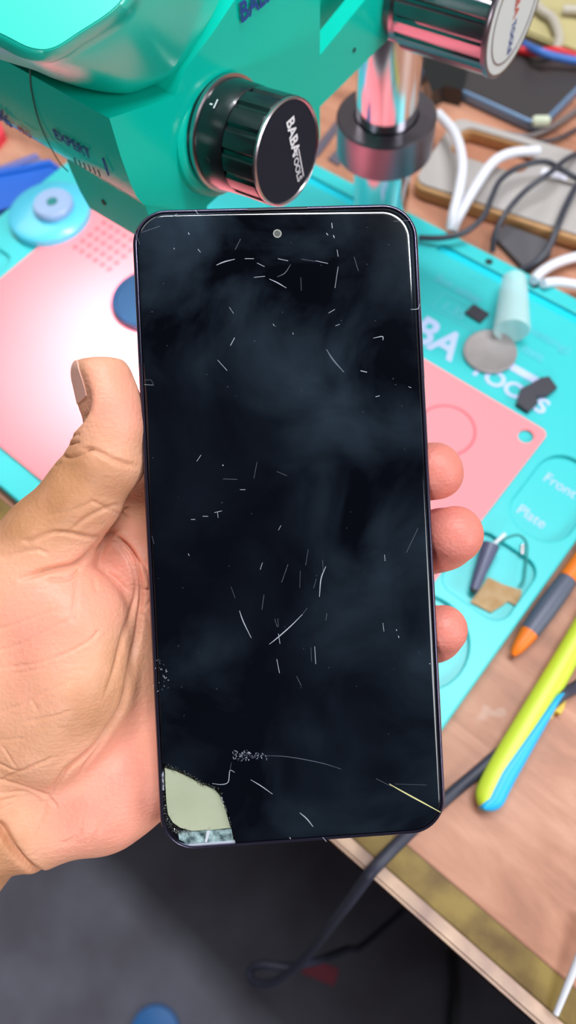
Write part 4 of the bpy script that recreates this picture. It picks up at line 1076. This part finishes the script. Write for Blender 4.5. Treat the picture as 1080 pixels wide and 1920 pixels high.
def skin_mat():
    m = mat('skin', (225, 165, 130), .48)
    n = m.node_tree; b = n.nodes['Principled BSDF']
    a = n.nodes.new('ShaderNodeAttribute'); a.attribute_name = 'pigment'
    t = n.nodes.new('ShaderNodeTexCoord')
    x = n.nodes.new('ShaderNodeTexNoise'); x.inputs['Scale'].default_value = 140; x.inputs['Detail'].default_value = 6
    n.links.new(t.outputs['Object'], x.inputs['Vector'])
    ad = n.nodes.new('ShaderNodeMath'); ad.operation = 'MULTIPLY_ADD'; ad.inputs[1].default_value = .36; ad.inputs[2].default_value = -.18
    n.links.new(x.outputs['Fac'], ad.inputs[0])
    a2 = n.nodes.new('ShaderNodeMath'); a2.operation = 'ADD'; n.links.new(ad.outputs[0], a2.inputs[0]); n.links.new(a.outputs['Fac'], a2.inputs[1])
    r = n.nodes.new('ShaderNodeValToRGB'); r.color_ramp.elements[0].color = lin((188, 134, 96)); r.color_ramp.elements[1].color = lin((214, 128, 116))
    e = r.color_ramp.elements.new(.28); e.color = lin((219, 160, 130))
    e = r.color_ramp.elements.new(.62); e.color = lin((234, 156, 136))
    n.links.new(a2.outputs[0], r.inputs[0]); n.links.new(r.outputs[0], b.inputs['Base Color'])
    b.inputs['Subsurface Weight'].default_value = .25; b.inputs['Subsurface Radius'].default_value = (1, .35, .2); b.inputs['Subsurface Scale'].default_value = .003
    b.inputs['Specular IOR Level'].default_value = .35
    v = n.nodes.new('ShaderNodeTexVoronoi'); v.inputs['Scale'].default_value = 900
    w_ = n.nodes.new('ShaderNodeTexNoise'); w_.inputs['Scale'].default_value = 420; w_.inputs['Detail'].default_value = 3; w_.inputs['Distortion'].default_value = 1.2
    mx = n.nodes.new('ShaderNodeMath'); mx.operation = 'ADD'
    n.links.new(t.outputs['Object'], v.inputs['Vector']); n.links.new(t.outputs['Object'], w_.inputs['Vector'])
    mpp = n.nodes.new('ShaderNodeMapping'); mpp.inputs['Rotation'].default_value = (0, 0, math.radians(-22)); mpp.inputs['Scale'].default_value = (90, 620, 200)
    w3 = n.nodes.new('ShaderNodeTexNoise'); w3.inputs['Scale'].default_value = 1; w3.inputs['Detail'].default_value = 3; w3.inputs['Distortion'].default_value = .8
    n.links.new(t.outputs['Object'], mpp.inputs[0]); n.links.new(mpp.outputs[0], w3.inputs['Vector'])
    m3 = n.nodes.new('ShaderNodeMath'); m3.operation = 'MULTIPLY_ADD'; m3.inputs[1].default_value = 1.6
    n.links.new(w3.outputs['Fac'], m3.inputs[0]); n.links.new(w_.outputs['Fac'], m3.inputs[2])
    n.links.new(v.outputs['Distance'], mx.inputs[0]); n.links.new(m3.outputs[0], mx.inputs[1])
    bp = n.nodes.new('ShaderNodeBump'); bp.inputs['Strength'].default_value = .35; bp.inputs['Distance'].default_value = .0003
    n.links.new(mx.outputs[0], bp.inputs['Height']); n.links.new(bp.outputs[0], b.inputs['Normal'])
    return m
SKIN = skin_mat()
person = bpy.data.objects.new('person', None); person.empty_display_size = .02; COL.objects.link(person)
person.matrix_world = PM @ Matrix.Translation(Vector(L(-60, 1500, -22))*.001)
tag(person, 'person\'s bare left hand reaching in from the left, palm up, gripping the cracked phone', 'person')
bpy.context.view_layer.update()
me2.transform(MM)
link('hand', me2, SKIN, person, ang=180)
# thumbnail conforming to the flattened side of the thumb tip
ux = Vector(L(154, 752, 0))-Vector(L(134, 682, 0)); ux.normalize()
vx = nail_n.cross(ux).normalized()
nu, nv_ = 22, 16; pts = []
mid = (Vector(L(134, 684, -1.5))+Vector(L(153, 748, -1.5)))/2
for i in range(nu):
    for j in range(nv_):
        u = i/(nu-1)*2-1; v = j/(nv_-1)*2-1
        du = u*4.9; dv = v*5.2*math.sqrt(max(.05, 1-.35*max(0, u)**2))
        if u < -.6: dv *= math.sqrt(max(.12, 1-((-u-.6)/.4)**2*.7))
        pts.append(mid+ux*du+vx*dv+nail_n*9)
P0 = np.array([tuple(p) for p in pts]); D0 = -np.array(tuple(nail_n))
tt = np.zeros(len(P0))
for it in range(60):
    q = P0+D0*tt[:, None]; tt += np.clip(sdf(q[:, 0], q[:, 1], q[:, 2]), -.5, 2)*.85
q = P0+D0*(np.minimum(tt, 14)[:, None]-.22)
vs = [W(*p) for p in q] + [W(*(p+D0*.5)) for p in q]
fs = []
for i in range(nu-1):
    for j in range(nv_-1):
        a = i*nv_+j; fs.append((a, a+1, a+nv_+1, a+nv_)); b = a+nu*nv_; fs.append((b, b+nv_, b+nv_+1, b+1))
bd = [i for i in range(nv_)] + [i*nv_+nv_-1 for i in range(1, nu)] + [(nu-1)*nv_+j for j in range(nv_-2, -1, -1)] + [i*nv_ for i in range(nu-2, 0, -1)]
for i in range(len(bd)):
    a, b = bd[i], bd[(i+1) % len(bd)]; fs.append((a, b, b+nu*nv_, a+nu*nv_))
NAIL = mat('nail', (236, 182, 166), .3, coat=.3)
nl = link('thumbnail', pyd('n', vs, fs), NAIL, person, ang=60)
nl['label'] = 'smooth paler thumbnail'
